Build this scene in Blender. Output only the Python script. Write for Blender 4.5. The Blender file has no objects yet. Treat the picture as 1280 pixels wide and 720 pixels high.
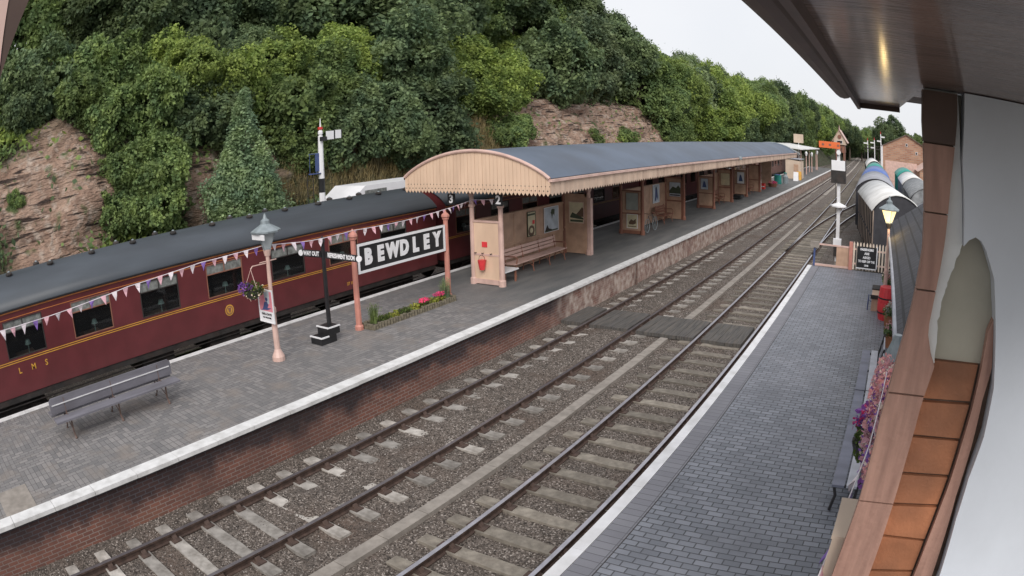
import bpy, math, random
import numpy as np
from mathutils import Vector, Matrix, noise
random.seed(7); rng = np.random.default_rng(7)
C = bpy.context.scene.collection
SC = bpy.context.scene
PI = math.pi
# ------------------------------------------------------------------ camera (wide security-camera lens with barrel distortion)
cd = bpy.data.cameras.new('camera'); cam = bpy.data.objects.new('camera', cd); C.objects.link(cam)
RX = (0.838586, 0.54414046, -0.02616655); FW = (-0.53478411, 0.81311111, -0.22990493); UP = (-0.10382427, 0.20678851, 0.97286126)
cam.matrix_world = Matrix(((RX[0], UP[0], -FW[0], 0), (RX[1], UP[1], -FW[1], 0), (RX[2], UP[2], -FW[2], 5.73), (0, 0, 0, 1)))
cd.type = 'PANO'; cd.panorama_type = 'FISHEYE_LENS_POLYNOMIAL'
cd.sensor_width = 36; cd.sensor_height = 20.25; cd.fisheye_fov = math.radians(170)
cd.fisheye_polynomial_k0 = 0; cd.fisheye_polynomial_k1 = -0.85586 / 20.64375; cd.fisheye_polynomial_k2 = 0
cd.fisheye_polynomial_k3 = -0.14738 / 20.64375 ** 3; cd.fisheye_polynomial_k4 = 0
cd.clip_start = 0.02; cd.clip_end = 3000
SC.camera = cam
# ------------------------------------------------------------------ sky, sun, exposure
SUN_EL, SUN_AZ = math.radians(38), math.radians(150)
w = bpy.data.worlds.new('World'); SC.world = w; w.use_nodes = True
nt = w.node_tree; nt.nodes.clear()
N = nt.nodes.new; Lk = nt.links.new
sky = N('ShaderNodeTexSky'); sky.sky_type = 'NISHITA'; sky.sun_disc = False
sky.sun_elevation = SUN_EL; sky.sun_rotation = SUN_AZ; sky.dust_density = 3
tc = N('ShaderNodeTexCoord'); ns = N('ShaderNodeTexNoise'); ns.inputs['Scale'].default_value = 2.2; ns.inputs['Detail'].default_value = 5
Lk(tc.outputs['Generated'], ns.inputs['Vector'])
cr = N('ShaderNodeValToRGB'); cr.color_ramp.elements[0].position = .3; cr.color_ramp.elements[1].position = .75
cr.color_ramp.elements[0].color = (6.2, 6.3, 6.6, 1); cr.color_ramp.elements[1].color = (7.15, 7.1, 7.2, 1)
Lk(ns.outputs['Fac'], cr.inputs['Fac'])
mx = N('ShaderNodeMix'); mx.data_type = 'RGBA'; mx.inputs['Factor'].default_value = .9
Lk(sky.outputs['Color'], mx.inputs[6]); Lk(cr.outputs['Color'], mx.inputs[7])
bg = N('ShaderNodeBackground'); bg.inputs['Strength'].default_value = .1
wo = N('ShaderNodeOutputWorld'); Lk(mx.outputs[2], bg.inputs['Color']); Lk(bg.outputs[0], wo.inputs['Surface'])
sl = bpy.data.lights.new('sun', 'SUN'); sl.energy = 1.5; sl.angle = math.radians(30); sl.color = (1, .95, .9)
so = bpy.data.objects.new('sun', sl); C.objects.link(so)
sd = Vector((math.sin(SUN_AZ) * math.cos(SUN_EL), math.cos(SUN_AZ) * math.cos(SUN_EL), math.sin(SUN_EL)))
so.rotation_euler = sd.to_track_quat('Z', 'Y').to_euler()
SC.view_settings.view_transform = 'Standard'; SC.view_settings.look = 'None'
SC.view_settings.exposure = 0.50; SC.view_settings.gamma = 1; SC.view_settings.use_curve_mapping = False
SC.cycles.max_bounces = 6; SC.cycles.transparent_max_bounces = 8

# ================================================================== materials
def _new(name):
    m = bpy.data.materials.new(name); m.use_nodes = True
    t = m.node_tree; return m, t, t.nodes['Principled BSDF'], t.nodes.new, t.links.new
def mixc(t, a, b, fac):
    n = t.nodes.new('ShaderNodeMix'); n.data_type = 'RGBA'
    for s, v in ((6, a), (7, b)):
        if isinstance(v, (tuple, list)): n.inputs[s].default_value = (*v[:3], 1)
        else: t.links.new(v, n.inputs[s])
    if isinstance(fac, (int, float)): n.inputs[0].default_value = fac
    else: t.links.new(fac, n.inputs[0])
    return n.outputs[2]
def noisef(t, scale, detail=4, lo=.35, hi=.65, vec=None, stretch=None):
    tcn = t.nodes.new('ShaderNodeTexCoord'); n = t.nodes.new('ShaderNodeTexNoise')
    n.inputs['Scale'].default_value = scale; n.inputs['Detail'].default_value = detail
    if stretch:
        mp = t.nodes.new('ShaderNodeMapping'); mp.inputs['Scale'].default_value = stretch
        t.links.new(tcn.outputs['Object'], mp.inputs['Vector']); t.links.new(mp.outputs[0], n.inputs['Vector'])
    else: t.links.new(tcn.outputs['Object'], n.inputs['Vector'])
    r = t.nodes.new('ShaderNodeMapRange'); r.inputs['From Min'].default_value = lo; r.inputs['From Max'].default_value = hi
    t.links.new(n.outputs['Fac'], r.inputs['Value']); return r.outputs[0]
def bump(t, p, h, strength=.3, dist=.02):
    b = t.nodes.new('ShaderNodeBump'); b.inputs['Strength'].default_value = strength; b.inputs['Distance'].default_value = dist
    t.links.new(h, b.inputs['Height']); t.links.new(b.outputs[0], p.inputs['Normal'])
def dk(c, f): return tuple(x * f for x in c)
def M(name, col, rough=.6, var=.14, scale=3, bmp=0, bscale=40, dirt=None, dirtamt=.5, metal=0, spec=None, stretch=None):
    m, t, p, N, L = _new(name)
    c = mixc(t, dk(col, 1 - var), dk(col, 1 + var), noisef(t, scale, 6, stretch=stretch))
    if dirt:
        f = noisef(t, scale * .7, 8, .45, .75, stretch=stretch)
        mm = t.nodes.new('ShaderNodeMath'); mm.operation = 'MULTIPLY'; mm.inputs[1].default_value = dirtamt; L(f, mm.inputs[0])
        c = mixc(t, c, dirt, mm.outputs[0])
    L(c, p.inputs['Base Color']); p.inputs['Roughness'].default_value = rough; p.inputs['Metallic'].default_value = metal
    if spec is not None: p.inputs['Specular IOR Level'].default_value = spec
    if bmp: bump(t, p, noisef(t, bscale, 3, 0, 1), bmp, .01)
    return m
def coords(t, axes):
    tcn = t.nodes.new('ShaderNodeTexCoord'); s = t.nodes.new('ShaderNodeSeparateXYZ'); c = t.nodes.new('ShaderNodeCombineXYZ')
    t.links.new(tcn.outputs['Object'], s.inputs[0])
    for i, a in enumerate(axes): t.links.new(s.outputs['XYZ'.index(a.upper())], c.inputs[i])
    return c.outputs[0]
def vary(key, lo, hi):
    m = MT[key]; t = m.node_tree; p = t.nodes['Principled BSDF']; src = p.inputs['Base Color'].links[0].from_socket
    oi = t.nodes.new('ShaderNodeObjectInfo'); r = t.nodes.new('ShaderNodeMapRange'); t.links.new(oi.outputs['Random'], r.inputs['Value']); r.inputs['To Min'].default_value = lo; r.inputs['To Max'].default_value = hi
    v = t.nodes.new('ShaderNodeVectorMath'); v.operation = 'SCALE'; t.links.new(src, v.inputs[0]); t.links.new(r.outputs[0], v.inputs['Scale']); t.links.new(v.outputs[0], p.inputs['Base Color'])
def brickmat(name, c1, c2, mortar, bw, bh, ms, axes='xy', rough=.75, patches=(), offset=.5, bstr=.5, sq=1.0, sqf=2):
    m, t, p, N, L = _new(name)
    v = coords(t, axes)
    b = N('ShaderNodeTexBrick'); L(v, b.inputs['Vector']); b.offset = offset; b.squash = sq; b.squash_frequency = sqf
    b.inputs['Scale'].default_value = 1; b.inputs['Brick Width'].default_value = bw; b.inputs['Row Height'].default_value = bh
    b.inputs['Mortar Size'].default_value = ms; b.inputs['Mortar Smooth'].default_value = .2
    b.inputs['Color1'].default_value = (*c1, 1); b.inputs['Color2'].default_value = (*c2, 1); b.inputs['Mortar'].default_value = (*mortar, 1)
    c = b.outputs['Color']
    for (pc, sc, lo, hi, amt) in patches:
        f = noisef(t, sc, 7, lo, hi)
        mm = N('ShaderNodeMath'); mm.operation = 'MULTIPLY'; mm.inputs[1].default_value = amt; L(f, mm.inputs[0])
        c = mixc(t, c, pc, mm.outputs[0])
    L(c, p.inputs['Base Color']); p.inputs['Roughness'].default_value = rough
    inv = N('ShaderNodeMath'); inv.operation = 'SUBTRACT'; inv.inputs[0].default_value = 1; L(b.outputs['Fac'], inv.inputs[1])
    ad = N('ShaderNodeMath'); ad.operation = 'MULTIPLY_ADD'; ad.inputs[1].default_value = .25; L(noisef(t, 30, 3, 0, 1), ad.inputs[0]); L(inv.outputs[0], ad.inputs[2])
    bump(t, p, ad.outputs[0], bstr, .012)
    return m

def leafmat(name, col, var=.35):
    m, t, p, N, L = _new(name)
    g = N('ShaderNodeNewGeometry')
    r = N('ShaderNodeMapRange'); L(g.outputs['Random Per Island'], r.inputs['Value']); r.inputs['To Min'].default_value = 1 - var; r.inputs['To Max'].default_value = 1 + var
    base = mixc(t, dk(col, .72), (col[0] * 1.45, col[1] * 1.22, col[2] * .95), noisef(t, 2.6, 4, .35, .65))
    oi = N('ShaderNodeObjectInfo'); r2 = N('ShaderNodeMapRange'); L(oi.outputs['Random'], r2.inputs['Value']); r2.inputs['To Min'].default_value = .8; r2.inputs['To Max'].default_value = 1.2
    mu = N('ShaderNodeMath'); mu.operation = 'MULTIPLY'; L(r.outputs[0], mu.inputs[0]); L(r2.outputs[0], mu.inputs[1])
    vm = N('ShaderNodeVectorMath'); vm.operation = 'SCALE'; L(base, vm.inputs[0]); L(mu.outputs[0], vm.inputs['Scale'])
    L(vm.outputs[0], p.inputs['Base Color']); p.inputs['Roughness'].default_value = .6; p.inputs['Specular IOR Level'].default_value = .25
    tr = N('ShaderNodeBsdfTranslucent'); L(vm.outputs[0], tr.inputs['Color'])
    ms = N('ShaderNodeMixShader'); ms.inputs[0].default_value = .38
    L(p.outputs[0], ms.inputs[1]); L(tr.outputs[0], ms.inputs[2]); L(ms.outputs[0], t.nodes['Material Output'].inputs['Surface'])
    return m
def emit(name, col, s):
    m, t, p, N, L = _new(name); p.inputs['Base Color'].default_value = (*col, 1)
    p.inputs['Emission Color'].default_value = (*col, 1); p.inputs['Emission Strength'].default_value = s; return m
def glass(name, col, rough=.06, alpha=1.0):
    m, t, p, N, L = _new(name); p.inputs['Base Color'].default_value = (*col, 1); p.inputs['Roughness'].default_value = rough
    p.inputs['Alpha'].default_value = alpha; return m

MT = {}
MT['cream'] = M('cream_paint', (.76, .55, .40), .5, .06, 2, .1, 30, (.35, .22, .15), .35, stretch=(1, 1, .3))
MT['picketpaint'] = M('pale_picket_paint', (.78, .66, .54), .55, .08, 6, dirt=(.45, .35, .28), dirtamt=.4)
MT['creamdark'] = M('weathered_cream_paint', (.64, .48, .37), .6, .1, 3, .1, 30, (.25, .15, .11), .6, stretch=(1, 1, .25))
MT['pinkcream'] = M('pink_cream_paint', (.66, .46, .40), .45, .08, 3, dirt=(.3, .17, .13), dirtamt=.35)
MT['salmon'] = M('salmon_post_paint', (.55, .24, .19), .45, .1, 4, dirt=(.3, .12, .1), dirtamt=.3)
MT['brownpaint'] = M('red_brown_paint', (.27, .12, .08), .5, .15, 3, dirt=(.14, .06, .045), dirtamt=.5, stretch=(1, 1, .3))
MT['tanpanel'] = M('tan_panel_paint', (.52, .34, .24), .55, .1, 3, dirt=(.25, .14, .09), dirtamt=.5)
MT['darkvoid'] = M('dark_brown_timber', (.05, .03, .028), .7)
MT['black'] = M('black_paint', (.018, .018, .02), .4, .2, 6)
MT['soot'] = M('sooty_steel', (.03, .027, .026), .75, .3, 4, .2, 30, (.08, .05, .04), .5)
MT['white'] = M('white_paint', (.74, .74, .76), .5, .06, 4, dirt=(.4, .39, .37), dirtamt=.5)
MT['whiteclean'] = M('white_enamel', (.82, .82, .84), .35, .03)
MT['coping'] = M('whitewashed_coping', (.72, .72, .72), .75, .07, 5, .3, 60, (.34, .33, .31), .5)
MT['roofslate'] = M('blue_grey_felt_roof', (.090, .118, .165), .55, .12, .6, .15, 20, (.06, .07, .09), .6)
MT['coachroof'] = M('grey_coach_roof', (.060, .072, .088), .5, .2, 1.2, .1, 20, (.035, .04, .048), .7, stretch=(1, .25, 1))
MT['maroon'] = M('maroon_coach_paint', (.135, .030, .034), .28, .12, 1.5, dirt=(.09, .025, .025), dirtamt=.5)
MT['maroon_brown'] = M('faded_brown_coach_paint', (.17, .085, .07), .4, .2, 1.5, dirt=(.09, .04, .035), dirtamt=.5)
MT['yellow'] = M('yellow_lining', (.62, .33, .05), .4, .1)
MT['orangeline'] = M('orange_cantrail_line', (.60, .22, .06), .4, .1)
MT['glassdark'] = glass('dark_window_glass', (.012, .013, .014), .05, .45)
MT['vent'] = M('ventilator_pane', (.20, .21, .20), .3, .35, 9)
MT['steel'] = M('worn_rail_steel', (.19, .17, .18), .38, .15, 4, metal=.6)
MT['railhead'] = M('polished_rail_head', (.42, .41, .45), .28, .12, 5, metal=.75)
MT['rust'] = M('rusty_rail_side', (.075, .048, .038), .8, .3, 8, .2, 50)
MT['concrete'] = M('weathered_sleeper', (.44, .41, .375), .85, .15, 7, .5, 50, (.15, .13, .11), .75)
MT['sleeperbrown'] = M('dusty_timber_sleeper', (.27, .24, .20), .9, .2, 7, .5, 50, (.13, .11, .09), .7)
vary('concrete', .6, 1.15); vary('sleeperbrown', .6, 1.1)
MT['trough'] = M('cable_trough_concrete', (.30, .27, .24), .85, .12, 6, .4, 60, (.17, .15, .13), .6)
MT['oak'] = M('dark_crossing_timber', (.085, .08, .076), .85, .3, 5, .4, 20, (.16, .135, .11), .6, stretch=(6, .4, 1))
MT['benchtop'] = M('grey_weathered_bench_timber', (.17, .165, .19), .65, .15, 5, .2, 30, (.10, .09, .10), .6, stretch=(1, .3, 1))
MT['iron'] = M('rusty_brown_ironwork', (.13, .085, .07), .6, .3, 10)
MT['iron_dark'] = M('dark_ironwork', (.03, .028, .03), .5, .3, 10)
MT['lampglass'] = glass('lamp_glass', (.42, .46, .48), .1)
MT['lampmetal'] = M('lamp_hood_metal', (.24, .28, .30), .4, .15, 8)
MT['red'] = M('red_paint', (.60, .04, .035), .45, .1, 8)
MT['redglow'] = M('bright_red_paint', (.72, .05, .06), .5, .08, 8)
MT['orange'] = M('orange_signal_enamel', (.78, .17, .05), .4, .06)
MT['soil'] = M('dark_soil', (.05, .038, .028), .95, .3, 20, .6, 40)
MT['stoneedge'] = M('log_edging', (.16, .14, .10), .9, .35, 14, .4, 40)
MT['green'] = leafmat('flowerbed_leaf', (.09, .15, .05)); MT['yellowleaf'] = leafmat('lime_leaf', (.30, .36, .08))
MT['pinkfl'] = leafmat('pink_petal', (.80, .10, .32), .2); MT['purplefl'] = leafmat('purple_petal', (.30, .14, .60), .2)
MT['whitefl'] = leafmat('white_petal', (.75, .72, .70), .12); MT['palepink'] = leafmat('pale_pink_petal', (.65, .38, .45), .2)
MT['teal'] = M('teal_paint', (.03, .30, .25), .5); MT['blue'] = M('blue_tarpaulin', (.10, .17, .44), .5, .2, 3, .2, 20)
MT['greytarp'] = M('grey_mottled_tarpaulin', (.24, .25, .26), .6, .35, 3, .3, 10)
MT['whiteroof'] = M('off_white_van_roof', (.78, .78, .77), .6, .08, 1.5, dirt=(.4, .39, .37), dirtamt=.6)
MT['greyroof'] = M('pale_grey_wagon_roof', (.33, .34, .38), .6, .15, 2)
MT['vanwood'] = M('bare_weathered_van_boards', (.32, .25, .20), .8, .35, 3, .4, 20, (.09, .07, .06), .8, stretch=(1, 1, .25))
MT['vanend'] = M('dark_van_end_boards', (.035, .035, .042), .7, .2, 3)
MT['slate'] = brickmat('roof_slates', (.038, .038, .046), (.055, .055, .066), (.015, .015, .018), .28, .16, .016, 'yz', .75, bstr=.8)
MT['brickhouse'] = brickmat('house_brick', (.34, .16, .10), (.50, .29, .19), (.38, .29, .23), .9, .3, .04, 'xz')
MT['creamwall'] = M('cream_render', (.60, .48, .38), .8, .08, 1)
MT['rooftile'] = M('brown_roof_tiles', (.17, .13, .11), .8, .25, 3)
# left platform: worn grey pavers
def paver_left():
    m, t, p, N, L = _new('worn_grey_pavers')
    v = coords(t, 'yx')
    outs = []
    for (bw, bh, off) in ((.24, .12, .5), (.12, .24, 0)):
        b = N('ShaderNodeTexBrick'); L(v, b.inputs['Vector']); b.offset = off
        b.inputs['Scale'].default_value = 1; b.inputs['Brick Width'].default_value = bw; b.inputs['Row Height'].default_value = bh
        b.inputs['Mortar Size'].default_value = .007; b.inputs['Mortar Smooth'].default_value = .3
        b.inputs['Color1'].default_value = (.155, .152, .155, 1); b.inputs['Color2'].default_value = (.27, .255, .25, 1); b.inputs['Mortar'].default_value = (.06, .056, .055, 1)
        outs.append(b)
    ck = N('ShaderNodeTexChecker'); L(v, ck.inputs['Vector']); ck.inputs['Scale'].default_value = 1 / .96
    c = mixc(t, outs[0].outputs['Color'], outs[1].outputs['Color'], ck.outputs['Fac'])
    f0 = noisef(t, .8, 8, .45, .7); m0 = N('ShaderNodeMath'); m0.operation = 'MULTIPLY'; m0.inputs[1].default_value = .6; L(f0, m0.inputs[0]); c = mixc(t, c, (.155, .15, .15), m0.outputs[0])
    f = noisef(t, 1.6, 8, .52, .72); mm = N('ShaderNodeMath'); mm.operation = 'MULTIPLY'; mm.inputs[1].default_value = .5; L(f, mm.inputs[0])
    c = mixc(t, c, (.26, .215, .18), mm.outputs[0])
    # smooth tarmac surface further along the platform
    tcn = N('ShaderNodeTexCoord'); s = N('ShaderNodeSeparateXYZ'); L(tcn.outputs['Object'], s.inputs[0])
    r = N('ShaderNodeMapRange'); r.inputs['From Min'].default_value = 15.5; r.inputs['From Max'].default_value = 18.5
    ad = N('ShaderNodeMath'); ad.operation = 'MULTIPLY_ADD'; ad.inputs[1].default_value = 2.5; L(noisef(t, .7, 4, 0, 1), ad.inputs[0]); L(s.outputs['Y'], ad.inputs[2])
    L(ad.outputs[0], r.inputs['Value'])
    tar = mixc(t, (.105, .108, .11), (.175, .17, .165), noisef(t, 1.1, 8, .35, .7, stretch=(2.2, .5, 1)))
    c = mixc(t, c, tar, r.outputs[0])
    fine = noisef(t, 35, 3, .3, .7); c = mixc(t, mixc(t, c, (0, 0, 0), .14), mixc(t, c, (.5, .5, .5), .08), fine)
    L(c, p.inputs['Base Color']); p.inputs['Roughness'].default_value = .8
    hm = N('ShaderNodeMath'); hm.operation = 'ADD'; L(outs[0].outputs['Fac'], hm.inputs[0]); L(noisef(t, 60, 2, 0, 1), hm.inputs[1])
    bump(t, p, hm.outputs[0], -.25, .008)
    return m
MT['paverL'] = paver_left()
MT['paverR'] = brickmat('blue_engineering_brick_paving', (.16, .172, .20), (.245, .258, .295), (.045, .046, .052), .235, .118, .009, 'xy', .55,
                        patches=[((.12, .125, .145), 1.2, .45, .7, .5), ((.28, .28, .31), .5, .55, .8, .4)], bstr=.7)
MT['paverB'] = brickmat('border_bricks', (.185, .185, .21), (.225, .225, .25), (.08, .08, .09), .30, .15, .006, 'xy', .6, offset=0,
                        patches=[((.15, .15, .17), 1.5, .45, .7, .5)])
def wallmat():
    m = brickmat('sooty_red_platform_brick', (.25, .105, .075), (.17, .078, .06), (.30, .24, .215), .235, .078, .009, 'yz', .85,
                 patches=[((.10, .06, .052), .9, .45, .68, .6), ((.27, .16, .10), .5, .56, .75, .5)], bstr=.8)
    t = m.node_tree; p = t.nodes['Principled BSDF']; N = t.nodes.new; L = t.links.new
    base = p.inputs['Base Color'].links[0].from_socket
    tcn = N('ShaderNodeTexCoord'); s = N('ShaderNodeSeparateXYZ'); L(tcn.outputs['Object'], s.inputs[0])
    def band(out, a, b, scale, amt, st=None):
        ad = N('ShaderNodeMath'); ad.operation = 'MULTIPLY_ADD'; ad.inputs[1].default_value = amt; L(noisef(t, scale, 6, .2, .8, stretch=st), ad.inputs[0]); L(s.outputs[out], ad.inputs[2])
        r = N('ShaderNodeMapRange'); r.inputs['From Min'].default_value = a; r.inputs['From Max'].default_value = b; L(ad.outputs[0], r.inputs['Value']); return r.outputs[0]
    # a soot-blackened band of blue brick under the coping, near end only
    up = band('Z', .42, .70, 1.6, .5); far = band('Y', 17.2, 18.6, 1, .8)
    gm = N('ShaderNodeMix'); gm.data_type = 'RGBA'; gm.blend_type = 'MULTIPLY'; gm.inputs[7].default_value = (.27, .33, .42, 1); L(up, gm.inputs[0]); L(base, gm.inputs[6]); c = gm.outputs[2]
    pale = mixc(t, (.30, .20, .165), (.50, .42, .37), noisef(t, 4, 7, .35, .62))
    brick2 = mixc(t, base, pale, noisef(t, 2.0, 7, .30, .58))
    c = mixc(t, c, brick2, far)
    L(c, p.inputs['Base Color'])
    return m
MT['wall'] = wallmat()
def ballastmat():
    m, t, p, N, L = _new('track_ballast')
    tcn = N('ShaderNodeTexCoord')
    v = N('ShaderNodeTexVoronoi'); v.inputs['Scale'].default_value = 44; L(tcn.outputs['Object'], v.inputs['Vector'])
    sp = N('ShaderNodeSeparateColor'); L(v.outputs['Color'], sp.inputs[0])
    cr = N('ShaderNodeValToRGB'); e = cr.color_ramp.elements
    e[0].color = (.038, .031, .026, 1); e[1].color = (.45, .40, .36, 1); e.new(.5).color = (.118, .097, .082, 1); e.new(.88).color = (.20, .168, .145, 1)
    L(sp.outputs[0], cr.inputs['Fac'])
    c = mixc(t, cr.outputs[0], (.105, .07, .052), noisef(t, .6, 6, .5, .78))
    c = mixc(t, c, (.05, .043, .038), noisef(t, 1.7, 6, .56, .85))
    L(c, p.inputs['Base Color']); p.inputs['Roughness'].default_value = .9
    bump(t, p, v.outputs['Distance'], -1.0, .05)
    return m
MT['ballast'] = ballastmat()
def stonemat():
    m, t, p, N, L = _new('ballast_stone')
    g = N('ShaderNodeNewGeometry'); cr = N('ShaderNodeValToRGB'); e = cr.color_ramp.elements
    e[0].color = (.032, .027, .024, 1); e[1].color = (.55, .50, .47, 1); e.new(.55).color = (.12, .098, .083, 1); e.new(.93).color = (.21, .175, .15, 1)
    L(g.outputs['Random Per Island'], cr.inputs['Fac']); L(cr.outputs[0], p.inputs['Base Color']); p.inputs['Roughness'].default_value = .85
    return m
MT['stone'] = stonemat()
def hillmat():
    m, t, p, N, L = _new('sandstone_and_soil')
    a = N('ShaderNodeAttribute'); a.attribute_name = 'rock'
    rock = mixc(t, (.32, .195, .14), (.55, .39, .30), noisef(t, .9, 9, .3, .7))
    rock = mixc(t, rock, (.085, .055, .045), noisef(t, 1.1, 9, .60, .72, stretch=(1, .45, 3.2)))
    rock = mixc(t, rock, (.60, .50, .42), noisef(t, 2.4, 9, .50, .72))
    rock = mixc(t, rock, (.06, .04, .033), noisef(t, 1.5, 6, .57, .63, stretch=(1, .35, 4)))
    rock = mixc(t, rock, (.10, .14, .05), noisef(t, 1.0, 9, .60, .70))
    dry = mixc(t, (.20, .16, .09), (.10, .12, .05), noisef(t, 1.5, 8, .4, .62))
    soil = mixc(t, (.05, .07, .03), (.085, .075, .05), noisef(t, 1.2, 6))
    sp = N('ShaderNodeSeparateColor'); L(a.outputs['Color'], sp.inputs[0])
    c = mixc(t, soil, rock, sp.outputs[0]); c = mixc(t, c, dry, sp.outputs[1])
    L(c, p.inputs['Base Color']); p.inputs['Roughness'].default_value = .95
    bump(t, p, noisef(t, 3.5, 12, 0, 1, stretch=(1, .6, 2.6)), 1.0, .6)
    return m
MT['hill'] = hillmat()
MT['dirt'] = M('yard_dirt', (.13, .115, .095), .95, .3, 1.5, .5, 20, (.07, .085, .04), .6)
MT['leaf0'] = leafmat('blue_green_leaves', (.145, .225, .130)); MT['leaf1'] = leafmat('mid_green_leaves', (.18, .28, .12))
MT['leaf2'] = leafmat('yellow_green_leaves', (.25, .37, .12)); MT['leaf3'] = leafmat('grey_green_leaves', (.20, .29, .18))
MT['leaf4'] = leafmat('ivy_leaves', (.25, .38, .24), .3)
MT['grassdry'] = leafmat('dry_grass', (.36, .33, .20)); MT['bark'] = M('bark', (.09, .07, .055), .9, .3, 8, .4, 30)
MT['whitewall'] = M('blue_white_wall_paint', (.68, .72, .78), .6, .05, 1.2, .12, 25, (.42, .43, .45), .4)
MT['whitesliver'] = M('chipped_white_paint', (.72, .73, .72), .6, .06, 4, .2, 60)
MT['beige'] = M('beige_stone_paint', (.42, .40, .33), .75, .07, 3, .25, 40, (.28, .25, .2), .5)
MT['terracotta'] = M('terracotta_block', (.38, .155, .075), .7, .35, 2.2, .4, 50, (.16, .08, .05), .7)
MT['terrajoint'] = M('dirty_joint', (.12, .08, .06), .9, .3, 10)
MT['boardwood'] = M('red_brown_grained_board', (.42, .245, .19), .6, .18, 6, .5, 25, (.25, .13, .10), .7, stretch=(3, 3, .35))
MT['darkbrown'] = M('dark_brown_gloss_paint', (.085, .05, .038), .5, .2, 4)
def soffitmat():
    m, t, p, N, L = _new('glossy_brown_soffit')
    c = mixc(t, (.20, .13, .10), (.12, .072, .055), noisef(t, 4, 6, stretch=(.5, 3, 1))); L(c, p.inputs['Base Color'])
    p.inputs['Roughness'].default_value = .34; p.inputs['Coat Weight'].default_value = .6; p.inputs['Coat Roughness'].default_value = .12
    bump(t, p, noisef(t, 16, 6, 0, 1, stretch=(.6, 3, 1)), .9, .02)
    return m
MT['soffit'] = soffitmat()

# ================================================================== mesh helpers
class MB:
    def __init__(s): s.v = []; s.f = []; s.m = []; s.k = 0
    def mat(s, k): s.k = k; return s
    def add(s, vs, fs):
        o = len(s.v); s.v += [tuple(v) for v in vs]; s.f += [tuple(i + o for i in f) for f in fs]; s.m += [s.k] * len(fs); return s
    def box(s, x0, x1, y0, y1, z0, z1, T=None):
        vs = [(x, y, z) for z in (z0, z1) for y in (y0, y1) for x in (x0, x1)]
        if T: vs = [T @ Vector(v) for v in vs]
        return s.add(vs, [(0, 2, 3, 1), (4, 5, 7, 6), (0, 1, 5, 4), (2, 6, 7, 3), (0, 4, 6, 2), (1, 3, 7, 5)])
    def tube(s, pts, rad, n=10, caps=True):
        pts = [Vector(p) for p in pts]
        if not isinstance(rad, (list, tuple)): rad = [rad] * len(pts)
        vs = []; fs = []
        for i, p in enumerate(pts):
            d = (pts[min(i + 1, len(pts) - 1)] - pts[max(i - 1, 0)]).normalized()
            a = d.cross(Vector((0, 0, 1)) if abs(d.z) < .9 else Vector((1, 0, 0))).normalized(); b = d.cross(a)
            for j in range(n):
                t = 2 * PI * j / n; vs.append(p + (a * math.cos(t) + b * math.sin(t)) * rad[i])
        for i in range(len(pts) - 1):
            for j in range(n): fs.append((i * n + j, i * n + (j + 1) % n, (i + 1) * n + (j + 1) % n, (i + 1) * n + j))
        if caps: fs.append(tuple(range(n))); fs.append(tuple((len(pts) - 1) * n + j for j in reversed(range(n))))
        return s.add(vs, fs)
    def lathe(s, prof, c=(0, 0, 0), n=16):
        return s.tube([(c[0], c[1], c[2] + z) for r, z in prof], [max(r, .0005) for r, z in prof], n) if all(prof[i][1] < prof[i + 1][1] for i in range(len(prof) - 1)) else s
    def sq(s, prof, c=(0, 0, 0), rot=PI / 4, n=4):
        vs = []; fs = []
        for r, z in prof:
            for j in range(n): t = 2 * PI * j / n + rot; vs.append((c[0] + r * math.cos(t), c[1] + r * math.sin(t), c[2] + z))
        for i in range(len(prof) - 1):
            for j in range(n): fs.append((i * n + j, i * n + (j + 1) % n, (i + 1) * n + (j + 1) % n, (i + 1) * n + j))
        fs.append(tuple(reversed(range(n)))); fs.append(tuple((len(prof) - 1) * n + j for j in range(n)))
        return s.add(vs, fs)
    def prism(s, poly, a, b, axis='y'):
        """poly 2D; axis y: poly=(x,z); axis x: poly=(y,z); axis z: poly=(x,y)"""
        def P(u, v, t): return (u, t, v) if axis == 'y' else ((t, u, v) if axis == 'x' else (u, v, t))
        n = len(poly); vs = [P(u, v, a) for u, v in poly] + [P(u, v, b) for u, v in poly]
        return s.add(vs, [tuple(range(n)), tuple(range(2 * n - 1, n - 1, -1))] + [(i, (i + 1) % n, n + (i + 1) % n, n + i) for i in range(n)])
    def build(s, name, mats, parent=None, smooth=False, T=None):
        me = bpy.data.meshes.new(name)
        vs = s.v
        if T is not None: vs = [T @ Vector(v) for v in vs]
        if parent is not None and parent.get('_w'):
            l = parent['_w']; vs = [(v[0] - l[0], v[1] - l[1], v[2] - l[2]) for v in vs]
        me.from_pydata([tuple(v) for v in vs], [], s.f)
        mats = mats if isinstance(mats, (list, tuple)) else [mats]
        for m in mats: me.materials.append(MT[m])
        me.polygons.foreach_set('material_index', s.m); 
        if smooth: me.polygons.foreach_set('use_smooth', [True] * len(s.f))
        me.update()
        o = bpy.data.objects.new(name, me); C.objects.link(o)
        if parent is not None: o.parent = parent; 
        if parent is not None and parent.get('_w') and True: o['_w'] = parent['_w']
        return o
def fixnormals():
    import bmesh
    for me in bpy.data.meshes:
        if me.get('skipn') or len(me.polygons) > 60000: continue
        bm = bmesh.new(); bm.from_mesh(me); bmesh.ops.recalc_face_normals(bm, faces=bm.faces); bm.to_mesh(me); bm.free()
def tag(o, label=None, cat=None, group=None, kind=None):
    if label: o['label'] = label
    if cat: o['category'] = cat
    if group: o['group'] = group
    if kind: o['kind'] = kind
    return o
def thing(name, label, cat, loc=(0, 0, 0), rz=0, group=None, world=False):
    o = bpy.data.objects.new(name, None); C.objects.link(o); o.location = loc; o.rotation_euler = (0, 0, rz); o.empty_display_size = .2
    if world: o['_w'] = tuple(loc)
    return tag(o, label, cat, group)
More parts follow.
